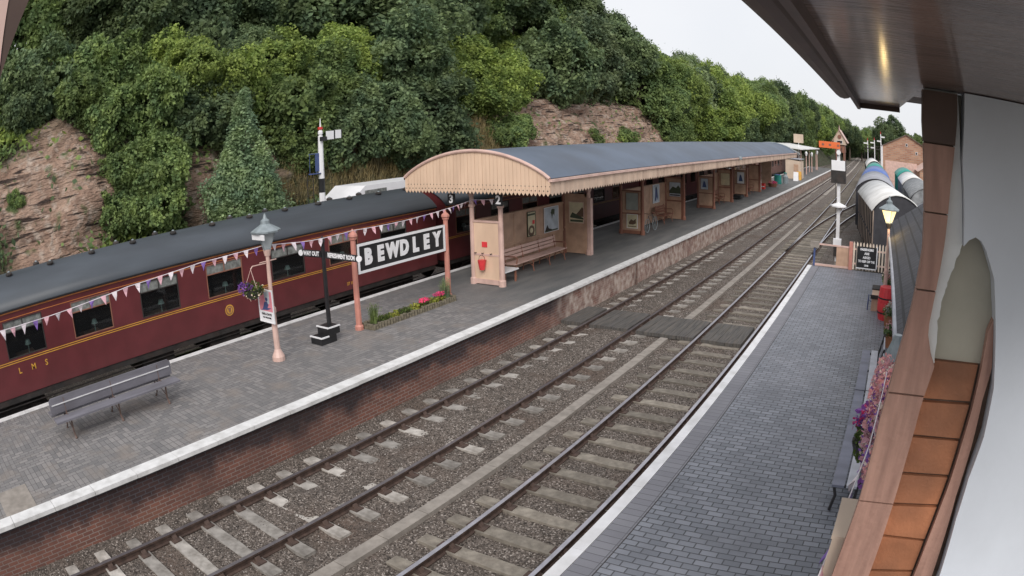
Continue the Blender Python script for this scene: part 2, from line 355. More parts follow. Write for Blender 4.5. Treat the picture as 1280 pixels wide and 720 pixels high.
def copy_tree(o, parent=None):
    c = o.copy(); C.objects.link(c); c.parent = parent
    for ch in list(o.children): copy_tree(ch, c)
    return c
def place(proto, first, loc, rz, label, group=None):
    o = proto if first else copy_tree(proto)
    o.location = loc; o.rotation_euler = (0, 0, rz); tag(o, label, None, group); return o
def setmat(o, old, new):
    for ch in [o] + list(o.children_recursive):
        if ch.type == 'MESH':
            for s in ch.material_slots:
                if s.material and s.material.name == MT[old].name: s.link = 'OBJECT'; s.material = MT[new]
_tc = {}
def text_geo(txt, size, depth=.01, offset=0, align='CENTER'):
    cu = bpy.data.curves.new('t', 'FONT'); cu.body = txt; cu.size = size; cu.extrude = depth; cu.offset = offset
    cu.align_x = align; cu.align_y = 'CENTER'; cu.resolution_u = 3
    o = bpy.data.objects.new('t', cu); C.objects.link(o)
    dg = bpy.context.evaluated_depsgraph_get(); me = bpy.data.meshes.new_from_object(o.evaluated_get(dg))
    vs = [v.co.copy() for v in me.vertices]; fs = [tuple(p.vertices) for p in me.polygons]
    bpy.data.objects.remove(o); bpy.data.curves.remove(cu); bpy.data.meshes.remove(me)
    return vs, fs
def put_text(mb, txt, size, origin, right, up, depth=.004, offset=0, sx=1.0):
    vs, fs = text_geo(txt, size, depth, offset)
    r = Vector(right).normalized(); u = Vector(up).normalized(); n = r.cross(u); o = Vector(origin)
    mb.add([o + r * v.x * sx + u * v.y + n * v.z for v in vs], fs); return mb

# alignment: gentle left-hand curve of everything far up the line
def bend(y): return -6e-5 * max(0, y - 45) ** 2 if y < 200 else -6e-5 * 155 ** 2 - .0186 * (y - 200)
YS = [-12 + 2 * i for i in range(40)] + [70 + 5 * i for i in range(60)]
def strip(mb, x0, x1, z, y0, y1, zf=None):
    ys = [y0] + [y for y in YS if y0 < y < y1] + [y1]
    vs = [];
    for y in ys: vs += [(x0 + bend(y), y, z), (x1 + bend(y), y, z)]
    return mb.add(vs, [(2 * i, 2 * i + 1, 2 * i + 3, 2 * i + 2) for i in range(len(ys) - 1)])
def sweep(mb, poly, y0, y1, xo=0, step=None):
    """extrude an (x,z) closed section along the line's alignment"""
    ys = [y0] + [y for y in YS if y0 < y < y1] + [y1]
    n = len(poly); vs = []; fs = []
    for y in ys: vs += [(px + xo + bend(y), y, pz) for px, pz in poly]
    for i in range(len(ys) - 1):
        for j in range(n): fs.append((i * n + j, i * n + (j + 1) % n, (i + 1) * n + (j + 1) % n, (i + 1) * n + j))
    fs.append(tuple(range(n))); fs.append(tuple((len(ys) - 1) * n + j for j in reversed(range(n))))
    return mb.add(vs, fs)

# ================================================================== terrain
def sm(a, b, t): t = min(1, max(0, (t - a) / (b - a))); return t * t * (3 - 2 * t)
def xf(y): return -22.5 + 7.0 * sm(60, 170, y)
def hs(y): return 1 - .42 * sm(60, 200, y)
PR = [(0, 0), (1.2, 2.2), (3, 5.4), (5, 8), (8, 9.8), (14, 12.5), (25, 16), (45, 19), (90, 19)]
def zp(d): return float(np.interp(d, [p[0] for p in PR], [p[1] for p in PR]))
def hz(x, y):
    d = xf(y) - x; return zp(d) * hs(y) - .25 if d > 0 else -.25
def blob(y, z, cy, cz, ry, rz):
    n = noise.noise((y * .35, z * .5, 3.3)) * .5
    return max(0, min(1, (1.15 - math.sqrt(((y - cy) / ry) ** 2 + ((z - cz) / rz) ** 2) + n) * 4))
def rockmask(y, z):
    r = max(blob(y, z, 6.5, 4.8, 3.6, 3.2), blob(y, z, 52, 6.5, 9, 3.2), blob(y, z, 43, 7.5, 6, 2.2), blob(y, z, 60, 7, 11, 4.0), blob(y, z, 45, 6, 8, 3.2), blob(y, z, 70, 6, 7, 3), blob(y, z, 14.2, 4.5, 1.7, 1.9) * .8, blob(y, z, 18.6, 6.0, .9, 1.6) * .8)
    d = max(blob(y, z, 23.5, 3.6, 5, 1.7), blob(y, z, 40, 5.0, 7, 2.0), blob(y, z, 33, 3.2, 6, 1.5), blob(y, z, 62, 9.0, 8, 1.5) * .7)
    return r, min(d, 1 - r)
def fbm(p, o=5): return noise.fractal(Vector(p), 1.0, 2.0, o)
def build_hill():
    ys = list(np.arange(-45, 75, .5)) + list(np.arange(75, 420, 3.0)); ds = list(np.arange(0, 8, .28)) + list(np.arange(8, 30, 1.2)) + list(np.arange(30, 91, 6))
    vs = []; cols = []
    for y in ys:
        for d in ds:
            z = zp(d) * hs(y) - .25; x = xf(y) - d
            r, g = rockmask(y, z)
            k = sm(0, 1, d)
            q = fbm((y * .33, z * .4, d * .1 + 5)) * .55 * k
            st = (math.floor((z + noise.noise((y * .3, 0, z * .2)) * 1.2) / .8) % 2) * .35 + abs(noise.noise((y * .5 + 9, z * 1.6, 2.1))) * .7 + abs(noise.noise((y * 1.7, z * 3.1, 7.7))) * .5
            x += q * 1.1 + r * st * .9 * k; z += q * .6 * (0.5 + .5 * k) - 0
            vs.append((x, y, z)); cols += [r, g, 0, 1]
    n = len(ds); fs = [(i * n + j, i * n + j + 1, (i + 1) * n + j + 1, (i + 1) * n + j) for i in range(len(ys) - 1) for j in range(n - 1)]
    me = bpy.data.meshes.new('hillside'); me.from_pydata(vs, [], fs); me.materials.append(MT['hill'])
    ca = me.color_attributes.new('rock', 'FLOAT_COLOR', 'POINT'); ca.data.foreach_set('color', cols)
    me.polygons.foreach_set('use_smooth', [True] * len(fs)); me.update(); me['skipn'] = 1
    o = bpy.data.objects.new('hillside', me); C.objects.link(o); o['kind'] = 'structure'
build_hill()
g = MB(); 
g.add([(-1500, -1500, -.32), (1500, -1500, -.32), (1500, 1500, -.32), (-1500, 1500, -.32)], [(0, 1, 2, 3)])
tag(g.build('ground', 'dirt'), kind='structure')
# trackbed between the platforms: a bumpy ballast sheet
def tb_z(x, y):
    n = noise.noise((x * .9, y * .9, 0)) * .5 + noise.noise((x * 3.1, y * 3.1, 4)) * .3
    base = -.165 + n * .045
    if x < -5.9: base += .062 * math.exp(-((x + 8.0) / .46) ** 2) * sm(1, 7, y) + .02 * sm(6, 14, y) - .03 * math.exp(-((x + 9.15) / .14) ** 2) - .03 * math.exp(-((x + 7.08) / .14) ** 2)
    else: base += .012 * sm(8, 16, y) - .03 * math.exp(-((x + 5.62) / .14) ** 2) - .012 * math.exp(-((x + 4.6) / .5) ** 2)
    if x < -9.2: base += .05 * (-9.2 - x)
    return base
def grid(name, xs, ys, zf, mat, kind='structure', bnd=True):
    vs = [(x + (bend(y) if bnd else 0), y, zf(x, y) + noise.noise((x * 14, y * 14, 1)) * .014) for y in ys for x in xs]; n = len(xs)
    fs = [(i * n + j, i * n + j + 1, (i + 1) * n + j + 1, (i + 1) * n + j) for i in range(len(ys) - 1) for j in range(n - 1)]
    me = bpy.data.meshes.new(name); me.from_pydata(vs, [], fs); me.materials.append(MT[mat]); me.polygons.foreach_set('use_smooth', [True] * len(fs)); me.update(); me['skipn'] = 1
    o = bpy.data.objects.new(name, me); C.objects.link(o); o['kind'] = kind; return o
grid('trackbed', list(np.arange(-9.8, -3.0, .07)), list(np.arange(-3, 22, .07)) + list(np.arange(22, 60, .3)) + list(np.arange(60, 330, 3)), tb_z, 'ballast')
grid('siding_ballast', list(np.arange(-3.05, 9, .5)), list(np.arange(25.9, 330, .8)), lambda x, y: -.19 + .03 * noise.noise((x, y, 0)), 'ballast')
grid('bay_trackbed', list(np.arange(-21.5, -14.2, .4)), list(np.arange(-12, 300, .8)), lambda x, y: -.19 + .03 * noise.noise((x, y, 5)), 'ballast')

# ================================================================== tracks
RAIL = [(-.036, 0), (.036, 0), (.036, -.035), (.012, -.05), (.012, -.12), (.05, -.135), (.05, -.15), (-.05, -.15), (-.05, -.135), (-.012, -.12), (-.012, -.05), (-.036, -.035)]
def sleeper_mesh(mat, seed, w=.25, L=2.55):
    r = random.Random(seed); b = MB()
    top = -.135
    # uneven, chipped slab
    nx = 9; vs = []; fs = []
    for i in range(nx + 1):
        x = -L / 2 + L * i / nx
        for yy in (-w / 2, w / 2): vs.append((x, yy + r.uniform(-.008, .008), top + r.uniform(-.008, .004)))
    m = len(vs)
    vs += [(x, y, top - .12) for x, y, z in vs]
    for i in range(nx):
        a = 2 * i; fs += [(a, a + 2, a + 3, a + 1), (a, a + 1 + m - 1, a + 2 + m, a + 2), (a + 1, a + 3, a + 3 + m, a + 1 + m)]
    fs += [(0, 1, 1 + m, m), (2 * nx, 2 * nx + m, 2 * nx + 1 + m, 2 * nx + 1)]
    b.add(vs, fs)
    b.mat(1)
    for sx in (-.75, .75):
        b.box(sx - .17, sx + .17, -.09, .09, top - .01, top + .018)
        b.prism([(sx - .10, top + .01), (sx - .045, top + .09), (sx - .045, top + .01)], -.05, .05); b.prism([(sx + .10, top + .01), (sx + .045, top + .09), (sx + .045, top + .01)], -.05, .05)
    o = b.build('sleeper', [mat, 'rust']); me = o.data; bpy.data.objects.remove(o); return me
SLM = {k: [sleeper_mesh(k, i) for i in range(3)] for k in ('concrete', 'sleeperbrown')}
def make_track(name, label, xc, y0, y1, smat, seed, xoff=lambda y: 0, nind=100, railtop='steel', gauge=1.5):
    r = random.Random(seed)
    t = thing(name, label, 'track', (xc, max(y0, 0), 0), world=True)
    for s in (-1, 1):
        b = MB(); ys = [y0] + [y for y in YS if y0 < y < y1] + [y1]; n = len(RAIL); vs = []; fs = []; ms = []
        for y in ys: vs += [(px + xc + s * gauge / 2 + xoff(y) + bend(y), y, pz) for px, pz in RAIL]
        for i in range(len(ys) - 1):
            for j in range(n): fs.append((i * n + j, i * n + (j + 1) % n, (i + 1) * n + (j + 1) % n, (i + 1) * n + j)); ms.append(0 if j == 0 else 1)
        b.add(vs, fs); b.m = ms
        b.build('rail', [railtop, 'rust'], t)
    ys = list(np.arange(y0 + .3, y1, .745)); ys = [y for y in ys if y > -1.5]
    for i, y in enumerate(ys[:nind]):
        o = bpy.data.objects.new('sleeper', r.choice(SLM[smat])); C.objects.link(o); o.parent = t
        l = t['_w']; o.location = (xc + xoff(y) + bend(y) - l[0] + r.uniform(-.03, .03), y - l[1] + r.uniform(-.02, .02), r.uniform(-.008, .008) + .012)
        o.rotation_euler = (0, 0, r.uniform(-.012, .012))
    if len(ys) > nind:
        b = MB()
        for y in ys[nind:]: x = xc + xoff(y) + bend(y); b.box(x - 1.27, x + 1.27, y - .12, y + .12, -.25, -.135)
        tag(b.build('sleepers', smat, t), kind='stuff')
    return t
make_track('railway_track', 'track with dull rails and pale chipped sleepers beside the brick wall of the left platform', -8.15, -3, 320, 'concrete', 1)
make_track('railway_track', 'shiny-railed track with brown sleepers beside the white edge of the right platform', -4.6, -3, 320, 'sleeperbrown', 2, railtop='railhead')
make_track('railway_track', 'track under the maroon coaches on the far side of the island platform', -16.8, -12, 260, 'sleeperbrown', 3, nind=20)
def turn(y): return 0.0 + .0028 * max(0, y - 33) ** 2 if y < 55 else .0028 * 22 ** 2 + .1232 * (y - 55) if y < 66 else .0028 * 484 + .1232 * 11
make_track('railway_track', 'diverging siding track curving right from the shiny-railed track behind the white signal', -4.6, 33, 66, 'sleeperbrown', 4, turn, 40, 'railhead')
make_track('railway_track', 'siding track under the row of vans beyond the picket fence', -.1, 26.5, 200, 'sleeperbrown', 5, nind=25)
make_track('railway_track', 'siding track under the tarpaulined wagons in front of the brick house', 3.3, 26.5, 120, 'sleeperbrown', 6, nind=25)
# cable trough in the six-foot
ct = thing('cable_trough', 'long pale concrete cable trough lid running between the two tracks', 'cable trough', (-6.3, 0, 0), world=True)
for a, b_ in ((-3, 17.35), (19.5, 46)):
    b = MB(); y = a
    while y < b_:
        y2 = min(y + .98, b_); b.box(-6.42 + random.uniform(-.006, .006), -6.18 + random.uniform(-.006, .006), y, y2 - .012, -.3, -.075 + random.uniform(-.006, .006)); y += .98
    b.build('trough_lid', 'trough', ct)
# barrow crossing boards
bc = thing('board_crossing', 'dark timber foot crossing laid over both tracks', 'board crossing', (-6.5, 18.5, -.1), world=True)
for (x0, x1) in ((-9.75, -9.05), (-8.78, -7.52), (-7.26, -5.46), (-5.22, -3.98)):
    n = max(2, int((x1 - x0) / .24)); ww = (x1 - x0) / n
    b = MB()
    for i in range(n): b.box(x0 + i * ww + .006, x0 + (i + 1) * ww - .006, 17.45 + random.uniform(0, .03), 19.3, -.12, -.015 + random.uniform(-.008, .004))
    b.build('timber_panel', 'oak', bc)
# loose ballast stones
def stones(name, pts, mat='stone', smin=.008, smax=.021, squash=.65):
    base = np.array([(1, 0, 0), (-1, 0, 0), (0, 1, 0), (0, -1, 0), (0, 0, 1), (0, 0, -1)], float)
    fb = np.array([(0, 2, 4), (2, 1, 4), (1, 3, 4), (3, 0, 4), (2, 0, 5), (1, 2, 5), (3, 1, 5), (0, 3, 5)])
    n = len(pts); P = np.array(pts)
    s = rng.uniform(smin, smax, (n, 1, 1)); V = base[None] * s * rng.uniform(.6, 1.35, (n, 6, 1))
    V[:, :, 2] *= squash
    a = rng.uniform(0, 2 * PI, n); ca, sa = np.cos(a)[:, None], np.sin(a)[:, None]
    x = V[:, :, 0] * ca - V[:, :, 1] * sa; y = V[:, :, 0] * sa + V[:, :, 1] * ca
    V = np.stack([x, y, V[:, :, 2]], 2) + P[:, None, :]
    F = (fb[None] + (np.arange(n) * 6)[:, None, None]).reshape(-1, 3)
    return mesh_np(name, V.reshape(-1, 3), F, mat)
def mesh_np(name, V, F, mat, col=None):
    me = bpy.data.meshes.new(name); k = F.shape[1]
    me.vertices.add(len(V)); me.vertices.foreach_set('co', V.astype(np.float32).ravel())
    me.loops.add(F.size); me.loops.foreach_set('vertex_index', F.astype(np.int32).ravel())
    me.polygons.add(len(F)); me.polygons.foreach_set('loop_start', (np.arange(len(F)) * k).astype(np.int32)); 
    me.update(calc_edges=True); me.materials.append(MT[mat]); me['skipn'] = 1
    return me
def link(me, name, kind=None, parent=None):
    o = bpy.data.objects.new(name, me); C.objects.link(o)
    if kind: o['kind'] = kind
    if parent: o.parent = parent
    return o
pts = []
while len(pts) < 60000:
    x = random.uniform(-9.7, -3.2); y = -1 + 30 * random.random() ** 1.5
    if any(abs(x - a) < .06 for a in (-8.9, -7.4, -5.35, -3.85)) or (17.4 < y < 19.4) or -6.44 < x < -6.16: continue
    if abs(((y + 2.7 + .37) % .745) - .37) < .135 and (abs(x + 9.15) < .2 or abs(x + 7.1) < .25 or abs(x + 5.62) < .25 or (-5.3 < x < -3.9 and random.random() < .75) or (abs(x + 8.6) < .25 and random.random() < .8)): continue
    pts.append((x, y, tb_z(x, y) + .006))
o = link(stones('ballast_stones', pts), 'ballast_stones', 'stuff'); tag(o, 'loose grey and brown ballast stones between the rails', 'ballast')

# ================================================================== left (island) platform
pl = thing('platform', None, None, (0, 0, 0)); pl['kind'] = 'structure'
b = MB(); sweep(b, [(-14.75, .80), (-9.78, .80), (-9.78, -.3), (-14.75, -.3)], -12, 122); b.build('platform_core', 'soil', pl)
b = MB(); strip(b, -14.58, -9.95, .83, -12, 122); b.build('paving', 'paverL', pl)
b = MB(); vs = []; ys = [-12] + [y for y in YS if -12 < y < 122] + [122]
for y in ys: vs += [(-9.74 + bend(y), y, -.3), (-9.74 + bend(y), y, .765)]
b.add(vs, [(2 * i, 2 * i + 2, 2 * i + 3, 2 * i + 1) for i in range(len(ys) - 1)]); b.build('brick_wall', 'wall', pl)
b = MB(); y = -12
while y < 121:
    L_ = .95 + random.uniform(-.05, .05) if y < 40 else 3; x = bend(y + L_ / 2); j = random.uniform(-.006, .006)
    b.box(-9.955 + x, -9.65 + x + j, y, y + L_ - .008, .765, .842 + random.uniform(-.003, .003)); y += L_
b.build('coping', 'coping', pl)
b = MB(); y = -12
while y < 121: x = bend(y + .5); b.box(-14.8 + x, -14.57 + x, y, y + .992, .72, .84); y += 1
b.build('coping', 'coping', pl)
b = MB(); b.box(-10.95, -9.96, .2, .95, .8, .836); b.build('concrete_slab', 'trough', pl)
# sloping wooden patch & rubble at the crossing, drainpipe on the wall
dp = MB(); dp.tube([(-9.66, 23.25, -.15), (-9.66, 23.25, .70)], .035); tag(dp.build('drainpipe', 'iron'), 'rusty drainpipe against the brick wall of the left platform beyond the crossing', 'pipe')
# ================================================================== right platform
pr = thing('platform', None, None, (0, 0, 0)); pr['kind'] = 'structure'
b = MB(); b.box(-3.08, 1.2, -12, 25.8, -.3, .80); b.build('platform_core', 'soil', pr)
b = MB(); b.box(-3.12, -3.07, -12, 25.7, -.3, .76); b.build('brick_wall', 'wall', pr)
b = MB(); b.add([(-2.66, -12, .83), (1.2, -12, .83), (1.2, 25.8, .83), (-2.66, 25.8, .83)], [(0, 1, 2, 3)]); b.build('paving', 'paverR', pr)
b = MB(); b.add([(-2.99, -12, .832), (-2.665, -12, .832), (-2.665, 25.8, .832), (-2.99, 25.8, .832)], [(0, 1, 2, 3)]); b.build('paving_border', 'paverB', pr)
b = MB(); y = -12
while y < 25.6: b.box(-3.17, -2.995, y, y + .895, .74, .845 + random.uniform(-.002, .002)); y += .9
b.build('coping', 'white', pr)
b = MB(); b.box(-2.668, -2.657, -12, 25.8, .83, .836); b.build('paving_joint', 'soot', pr)

# ================================================================== railway coaches on the far side of the island platform
def arcpts(x0, x1, z0, zt, n=12):
    return [(x0 + (x1 - x0) * i / n, z0 + (zt - z0) * max(0, 1 - (2 * i / n - 1) ** 2) ** .85) for i in range(n + 1)]
def coach(y0, L, label, paint='maroon', detail=True, wy=None, roof='coachroof', white_lines=True):
    xc = -16.8; hw = 1.4; y1 = y0 + L
    bx = bend((y0 + y1) / 2); xc += bx
    t = thing('railway_coach', label, 'railway coach', (xc, (y0 + y1) / 2, 0), world=True, group='coaches standing at the far side of the island platform')
    wins = wy if wy else [y0 + 1.2 + 2.3 * i for i in range(int((L - 2) / 2.3))]
    ww = .64
    b = MB()
    for s in (-1, 1):
        xs = (xc + hw - .05, xc + hw) if s > 0 else (xc - hw, xc - hw + .05)
        b.box(*xs, y0, y1, 1.02, 1.93); b.box(*xs, y0, y1, 2.83, 3.10)
        edges = [y0] + [e for w_ in wins for e in (w_ - ww, w_ + ww)] + [y1]
        for i in range(0, len(edges), 2): b.box(*xs, edges[i], edges[i + 1], 1.93, 2.83)
    b.box(xc - hw + .05, xc + hw - .05, y0, y0 + .06, 1.02, 3.1); b.box(xc - hw + .05, xc + hw - .05, y1 - .06, y1, 1.02, 3.1)
    b.prism([(xc + p - 0, q) for p, q in arcpts(-1.38, 1.38, 3.1, 3.68)], y0 + .005, y0 + .05); b.prism([(xc + p, q) for p, q in arcpts(-1.38, 1.38, 3.1, 3.68)], y1 - .05, y1 - .005)
    b.build('body', paint, t)
    f = MB(); f.box(xc - hw + .05, xc + hw - .05, y0 + .06, y1 - .06, 1.02, 1.15); f.box(xc - .03, xc + .03, y0 + .06, y1 - .06, 1.15, 3.0); f.build('interior', 'darkvoid', t)
    # roof sheet
    ap = arcpts(-1.46, 1.46, 3.10, 3.76, 16); b = MB(); n = len(ap); vs = []
    for y in (y0 - .03, y1 + .03): vs += [(xc + p, y, q) for p, q in ap]
    for y in (y0 - .03, y1 + .03): vs += [(xc + p * .985, y, q - .05) for p, q in ap]
    fs = [(i, i + 1, n + i + 1, n + i) for i in range(n - 1)] + [(2 * n + i, 3 * n + i, 3 * n + i + 1, 2 * n + i + 1) for i in range(n - 1)]
    fs += [(i, 2 * n + i, 2 * n + i + 1, i + 1) for i in range(n - 1)] + [(n + i, n + i + 1, 3 * n + i + 1, 3 * n + i) for i in range(n - 1)] + [(0, n, 3 * n, 2 * n), (n - 1, 3 * n - 1, 4 * n - 1, 2 * n - 1)]
    b.add(vs, fs); b.build('roof', roof, t, smooth=True)
    if detail:
        b = MB(); b.box(xc + hw + .055, xc + hw + .085, y0, y1, 3.055, 3.09); b.build('gutter', 'black', t)
        b = MB(); b.box(xc + hw, xc + hw + .006, y0, y1, 3.00, 3.03); b.build('cantrail_line', 'orangeline', t)
        b = MB(); b.box(xc + hw, xc + hw + .006, y0, y1, 2.865, 2.88); b.build('upper_lining', 'orangeline', t)
        b = MB(); b.box(xc + hw, xc + hw + .006, y0, y1, 1.86, 1.878); b.box(xc + hw, xc + hw + .006, y0, y1, 1.81, 1.828); b.build('waist_lining', 'yellow', t)
    for k, w_ in enumerate(wins):
        b = MB(); X = xc + hw
        b.box(X - .03, X + .012, w_ - ww, w_ + ww, 1.93, 1.955); b.box(X - .03, X + .012, w_ - ww, w_ + ww, 2.805, 2.83)
        b.box(X - .03, X + .012, w_ - ww, w_ - ww + .025, 1.955, 2.805); b.box(X - .03, X + .012, w_ + ww - .025, w_ + ww, 1.955, 2.805)
        if detail: b.box(X - .028, X + .008, w_ - ww + .02, w_ + ww - .02, 2.55, 2.575); b.box(X - .02, X + .006, w_ - .012, w_ + .012, 2.575, 2.81)
        wf = b.build('window', 'soot' if k % 2 else 'brownpaint', t)
        b = MB(); b.box(X - .022, X - .016, w_ - ww + .02, w_ + ww - .02, 1.95, 2.56); b.build('pane', 'glassdark', wf)
        if detail:
            b = MB(); b.box(X - .024, X - .014, w_ - ww + .02, w_ + ww - .02, 2.57, 2.81); b.build('sliding_toplight', 'vent', wf)  # mottled pale grey stands in for reflections on the top panes
    if detail:
        for w_ in wins:   # table lamps behind the glass
            b = MB(); b.box(xc + .75, xc + 1.33, w_ - .3, w_ + .3, 1.86, 1.9); b.build('table', 'tanpanel', t)
            b = MB(); b.sq([(.10, 0), (.06, .11)], (xc + 1.2, w_ + .1, 2.12), n=12); b.tube([(xc + 1.2, w_ + .1, 1.9), (xc + 1.2, w_ + .1, 2.12)], .015); b.build('table_lamp', 'lampshade', t)
        y = y0 + .9; i = 0
        while y < y1 - .5:
            for s in ((-1, 1) if i % 3 != 1 else (1,)):
                b = MB(); xx = xc + s * .34 * 1; zz = 3.72
                b.sq([(.09, 0), (.11, .03), (.11, .06), (.06, .10)], (xx, y + s * .16, zz), n=10); b.mat(1).sq([(.045, .1), (.03, .125)], (xx, y + s * .16, zz), n=8)
                b.build('roof_ventilator', ['soot', 'lampmetal'], t)
            y += 1.42; i += 1
    # underframe and bogies
    b = MB(); b.box(xc - hw + .1, xc + hw - .02, y0 + .1, y1 - .1, .86, 1.02)
    for q in (.38, .5, .6): b.box(xc - .9, xc + 1.25, y0 + L * q, y0 + L * q + 1.1, .45, .86)
    b.tube([(xc + 1.3, y0 + 1, .75), (xc + 1.3, y1 - 1, .75)], .02, 6)
    for yy in (y0 + .03, y1 - .03):
        for s in (-.85, .85): b.tube([(xc + s, yy - .35, .95), (xc + s, yy + .35, .95)], .1, 10)
    b.build('underframe', 'soot', t)
    for yb in (y0 + 2.6, y1 - 2.6):
        b = MB(); b.box(xc - 1.05, xc + 1.05, yb - 1.6, yb + 1.6, .5, .78)
        for dy in (-1.25, 1.25):
            for s in (-.75, .75): b.tube([(xc + s - .06, yb + dy, .46), (xc + s + .06, yb + dy, .46)], .46, 20)
            b.box(xc + .95, xc + 1.15, yb + dy - .16, yb + dy + .16, .3, .66)
        b.build('bogie', 'soot', t)
    return t, xc
MT['lampshade'] = M('pale_teal_lampshade', (.45, .72, .68), .5)
c1, xc1 = coach(-1.3, 19.9, 'maroon coach with yellow L M S lettering and a gold crest, behind the grey bench', wy=[.35, 2.62, 4.85, 7.10, 9.36, 11.72, 14.02, 16.35])
X = xc1 + 1.4
b = MB()
for ch, y in (('L', 2.26), ('M', 2.72), ('S', 3.15)): put_text(b, ch, .20, (X + .004, y, 1.60), (0, 1, 0), (0, 0, 1), .002, .004)
b.build('lettering', 'yellow', c1)
b = MB(); put_text(b, '27 10260', .13, (X + .004, 14.3, 1.22), (0, 1, 0), (0, 0, 1), .002, .002); b.build('running_number', 'yellow', c1)
b = MB(); b.tube([(X, 9.39, 1.47), (X + .006, 9.39, 1.47)], .155, 28); b.mat(1).tube([(X + .006, 9.39, 1.47), (X + .009, 9.39, 1.47)], .125, 24); b.mat(0).tube([(X + .009, 9.39, 1.47), (X + .012, 9.39, 1.47)], .095, 20)
b.mat(1).prism([(9.33, 1.54), (9.45, 1.54), (9.43, 1.45), (9.39, 1.39), (9.35, 1.45)], X + .012, X + .015, 'x'); b.build('crest', ['yellow', 'brownpaint'], c1)
for yd in (17.9,):
    b = MB(); b.box(X, X + .01, yd - .33, yd + .33, 1.08, 2.95); d = b.build('door', 'maroon', c1); b = MB(); b.box(X + .01, X + .04, yd + .2, yd + .24, 1.75, 1.9); b.build('handle', 'yellow', d)
c2, _ = coach(19.2, 18.2, 'dark maroon coach under the canopy beside the tall cream panel with the fire bucket')
c3, _ = coach(38.0, 18.2, 'maroon coach in the deep shade midway along the canopy', detail=False)
c4, _ = coach(56.8, 18.2, 'faded brown coach emerging from the far end of the canopy', 'maroon_brown', False)
c5, _ = coach(75.6, 18.2, 'faded brown coach with a pale roof beside the cream hut on the far platform', 'maroon_brown', False, roof='whiteroof')
c6, _ = coach(94.4, 18.2, 'farthest brown coach with a pale roof at the platform end', 'maroon_brown', False, roof='whiteroof')
# white van parked beyond the train
t = thing('delivery_van', 'white high-roofed van showing above the coach roof left of the canopy', 'van', (-20.6, 22, -.25), world=True)
b = MB(); b.prism([(18.1, .15), (25.5, .15), (25.5, 3.72), (19.35, 3.78), (19.0, 3.55), (18.62, 3.3), (18.3, 2.3), (18.1, 2.1)], -21.6, -19.7, 'x'); b.build('body', 'whiteclean', t)
b = MB(); b.box(-19.69, -19.68, 19.3, 20.6, 3.3, 3.58); b.build('side_grille', 'vent', t)
b = MB(); b.prism([(18.20, 2.4), (18.32, 2.3), (18.60, 3.2), (18.5, 3.2)], -21.5, -19.8, 'x'); b.build('windscreen', 'black', t)
for yy in (19.0, 24.2):
    for xx in (-21.45, -19.85): b = MB(); b.tube([(xx - .12, yy, .15), (xx + .12, yy, .15)], .4, 18); b.build('wheel', 'black', t)

# ================================================================== island platform canopy and waiting bays
cn = thing('platform_canopy', 'long arched canopy with blue-grey roof and scalloped cream boards over the island platform', 'canopy', (-12.25, 16.6, .83), world=True)
XL, XR, XM = -15.0, -9.56, -12.28; YA, YB = 16.6, 66.0
def roofz(x, z0=4.33, zt=5.15):
    u = (x - XM) / ((XR - XL) / 2); return z0 + (zt - z0) * max(0, (1 - u * u)) ** .9
xs = [XL + (XR - XL) * i / 28 for i in range(29)]
b = MB(); n = len(xs); yy = [YA + .02] + [YA + 2 + 4 * i for i in range(13)] + [YB]
for o_ in (0, -.06):
    vs = [(x + bend(y), y, roofz(x) + o_) for y in yy for x in xs]
    b.add(vs, [(i * n + j, i * n + j + 1, (i + 1) * n + j + 1, (i + 1) * n + j) for i in range(len(yy) - 1) for j in range(n - 1)])
b.build('roof', 'roofslate', cn, smooth=True)
def gable(y, sgn):
    b = MB(); w_ = .136; x = XL
    k = 0
    while x < XR - .02:
        x2 = min(x + w_, XR); zt0, zt1 = roofz(x) - .02, roofz(x2) - .02; zb = 3.90; dy = .004 * (k % 2)
        b.prism([(x + .004, zt0), (x2 - .004, zt1), (x2 - .004, zb), ((x + x2) / 2, zb - .085), (x + .004, zb)], y + dy, y + .03 + dy)
        x = x2; k += 1
    b.mat(1)
    x = XL + w_ / 2
    while x < XR:
        for zz, r in ((4.10, .016), (3.97, .020)): b.tube([(x + (w_ / 2 if zz > 4 else 0), y - .003, zz), (x + (w_ / 2 if zz > 4 else 0), y + .001, zz)], r, 6)  # dark discs on the boards stand in for shaded drilled holes
        x += w_
    return b
gable(YA, 1).build('gable_boards', ['cream', 'soot'], cn)
b = MB()
for o_ in range(1): b.tube([(x, YA - .01, roofz(x) + .0) for x in xs], .055, 8)
b.build('gable_trim', 'pinkcream', cn)
b = MB(); b.tube([(x + bend(YB), YB, roofz(x)) for x in xs], .06, 8); b.build('gable_trim', 'lampmetal', cn)
b = MB(); b.tube([(x + bend(YB), YB, roofz(x)) for x in xs], .0, 3); 
b = gable(YB - .05, 1); b.build('gable_boards', ['creamdark', 'soot'], cn)
for side, X0 in ((1, XR), (-1, XL)):
    b = MB(); y = YA + .04; w_ = .19; k = 0
    while y < YB - .1:
        x = X0 + bend(y) + side * .004 * (k % 2)
        b.prism([(y + .005, 4.24), (y + w_ - .005, 4.24), (y + w_ - .005, 3.90), (y + w_ / 2, 3.82), (y + .005, 3.90)], x - .012, x + .012, 'x')
        y += w_; k += 1
    b.build('valance', 'creamdark', cn)
    b = MB(); sweep(b, [(X0 - .05, 4.235), (X0 + .06 * side + .03, 4.235), (X0 + .06 * side + .03, 4.31), (X0 - .05, 4.31)], YA, YB)
    b.build('gutter', 'pinkcream' if side > 0 else 'iron', cn)
b = MB()
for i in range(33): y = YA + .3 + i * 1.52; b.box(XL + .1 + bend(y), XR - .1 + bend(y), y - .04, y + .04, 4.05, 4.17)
b.build('ceiling_joists', 'darkvoid', cn)
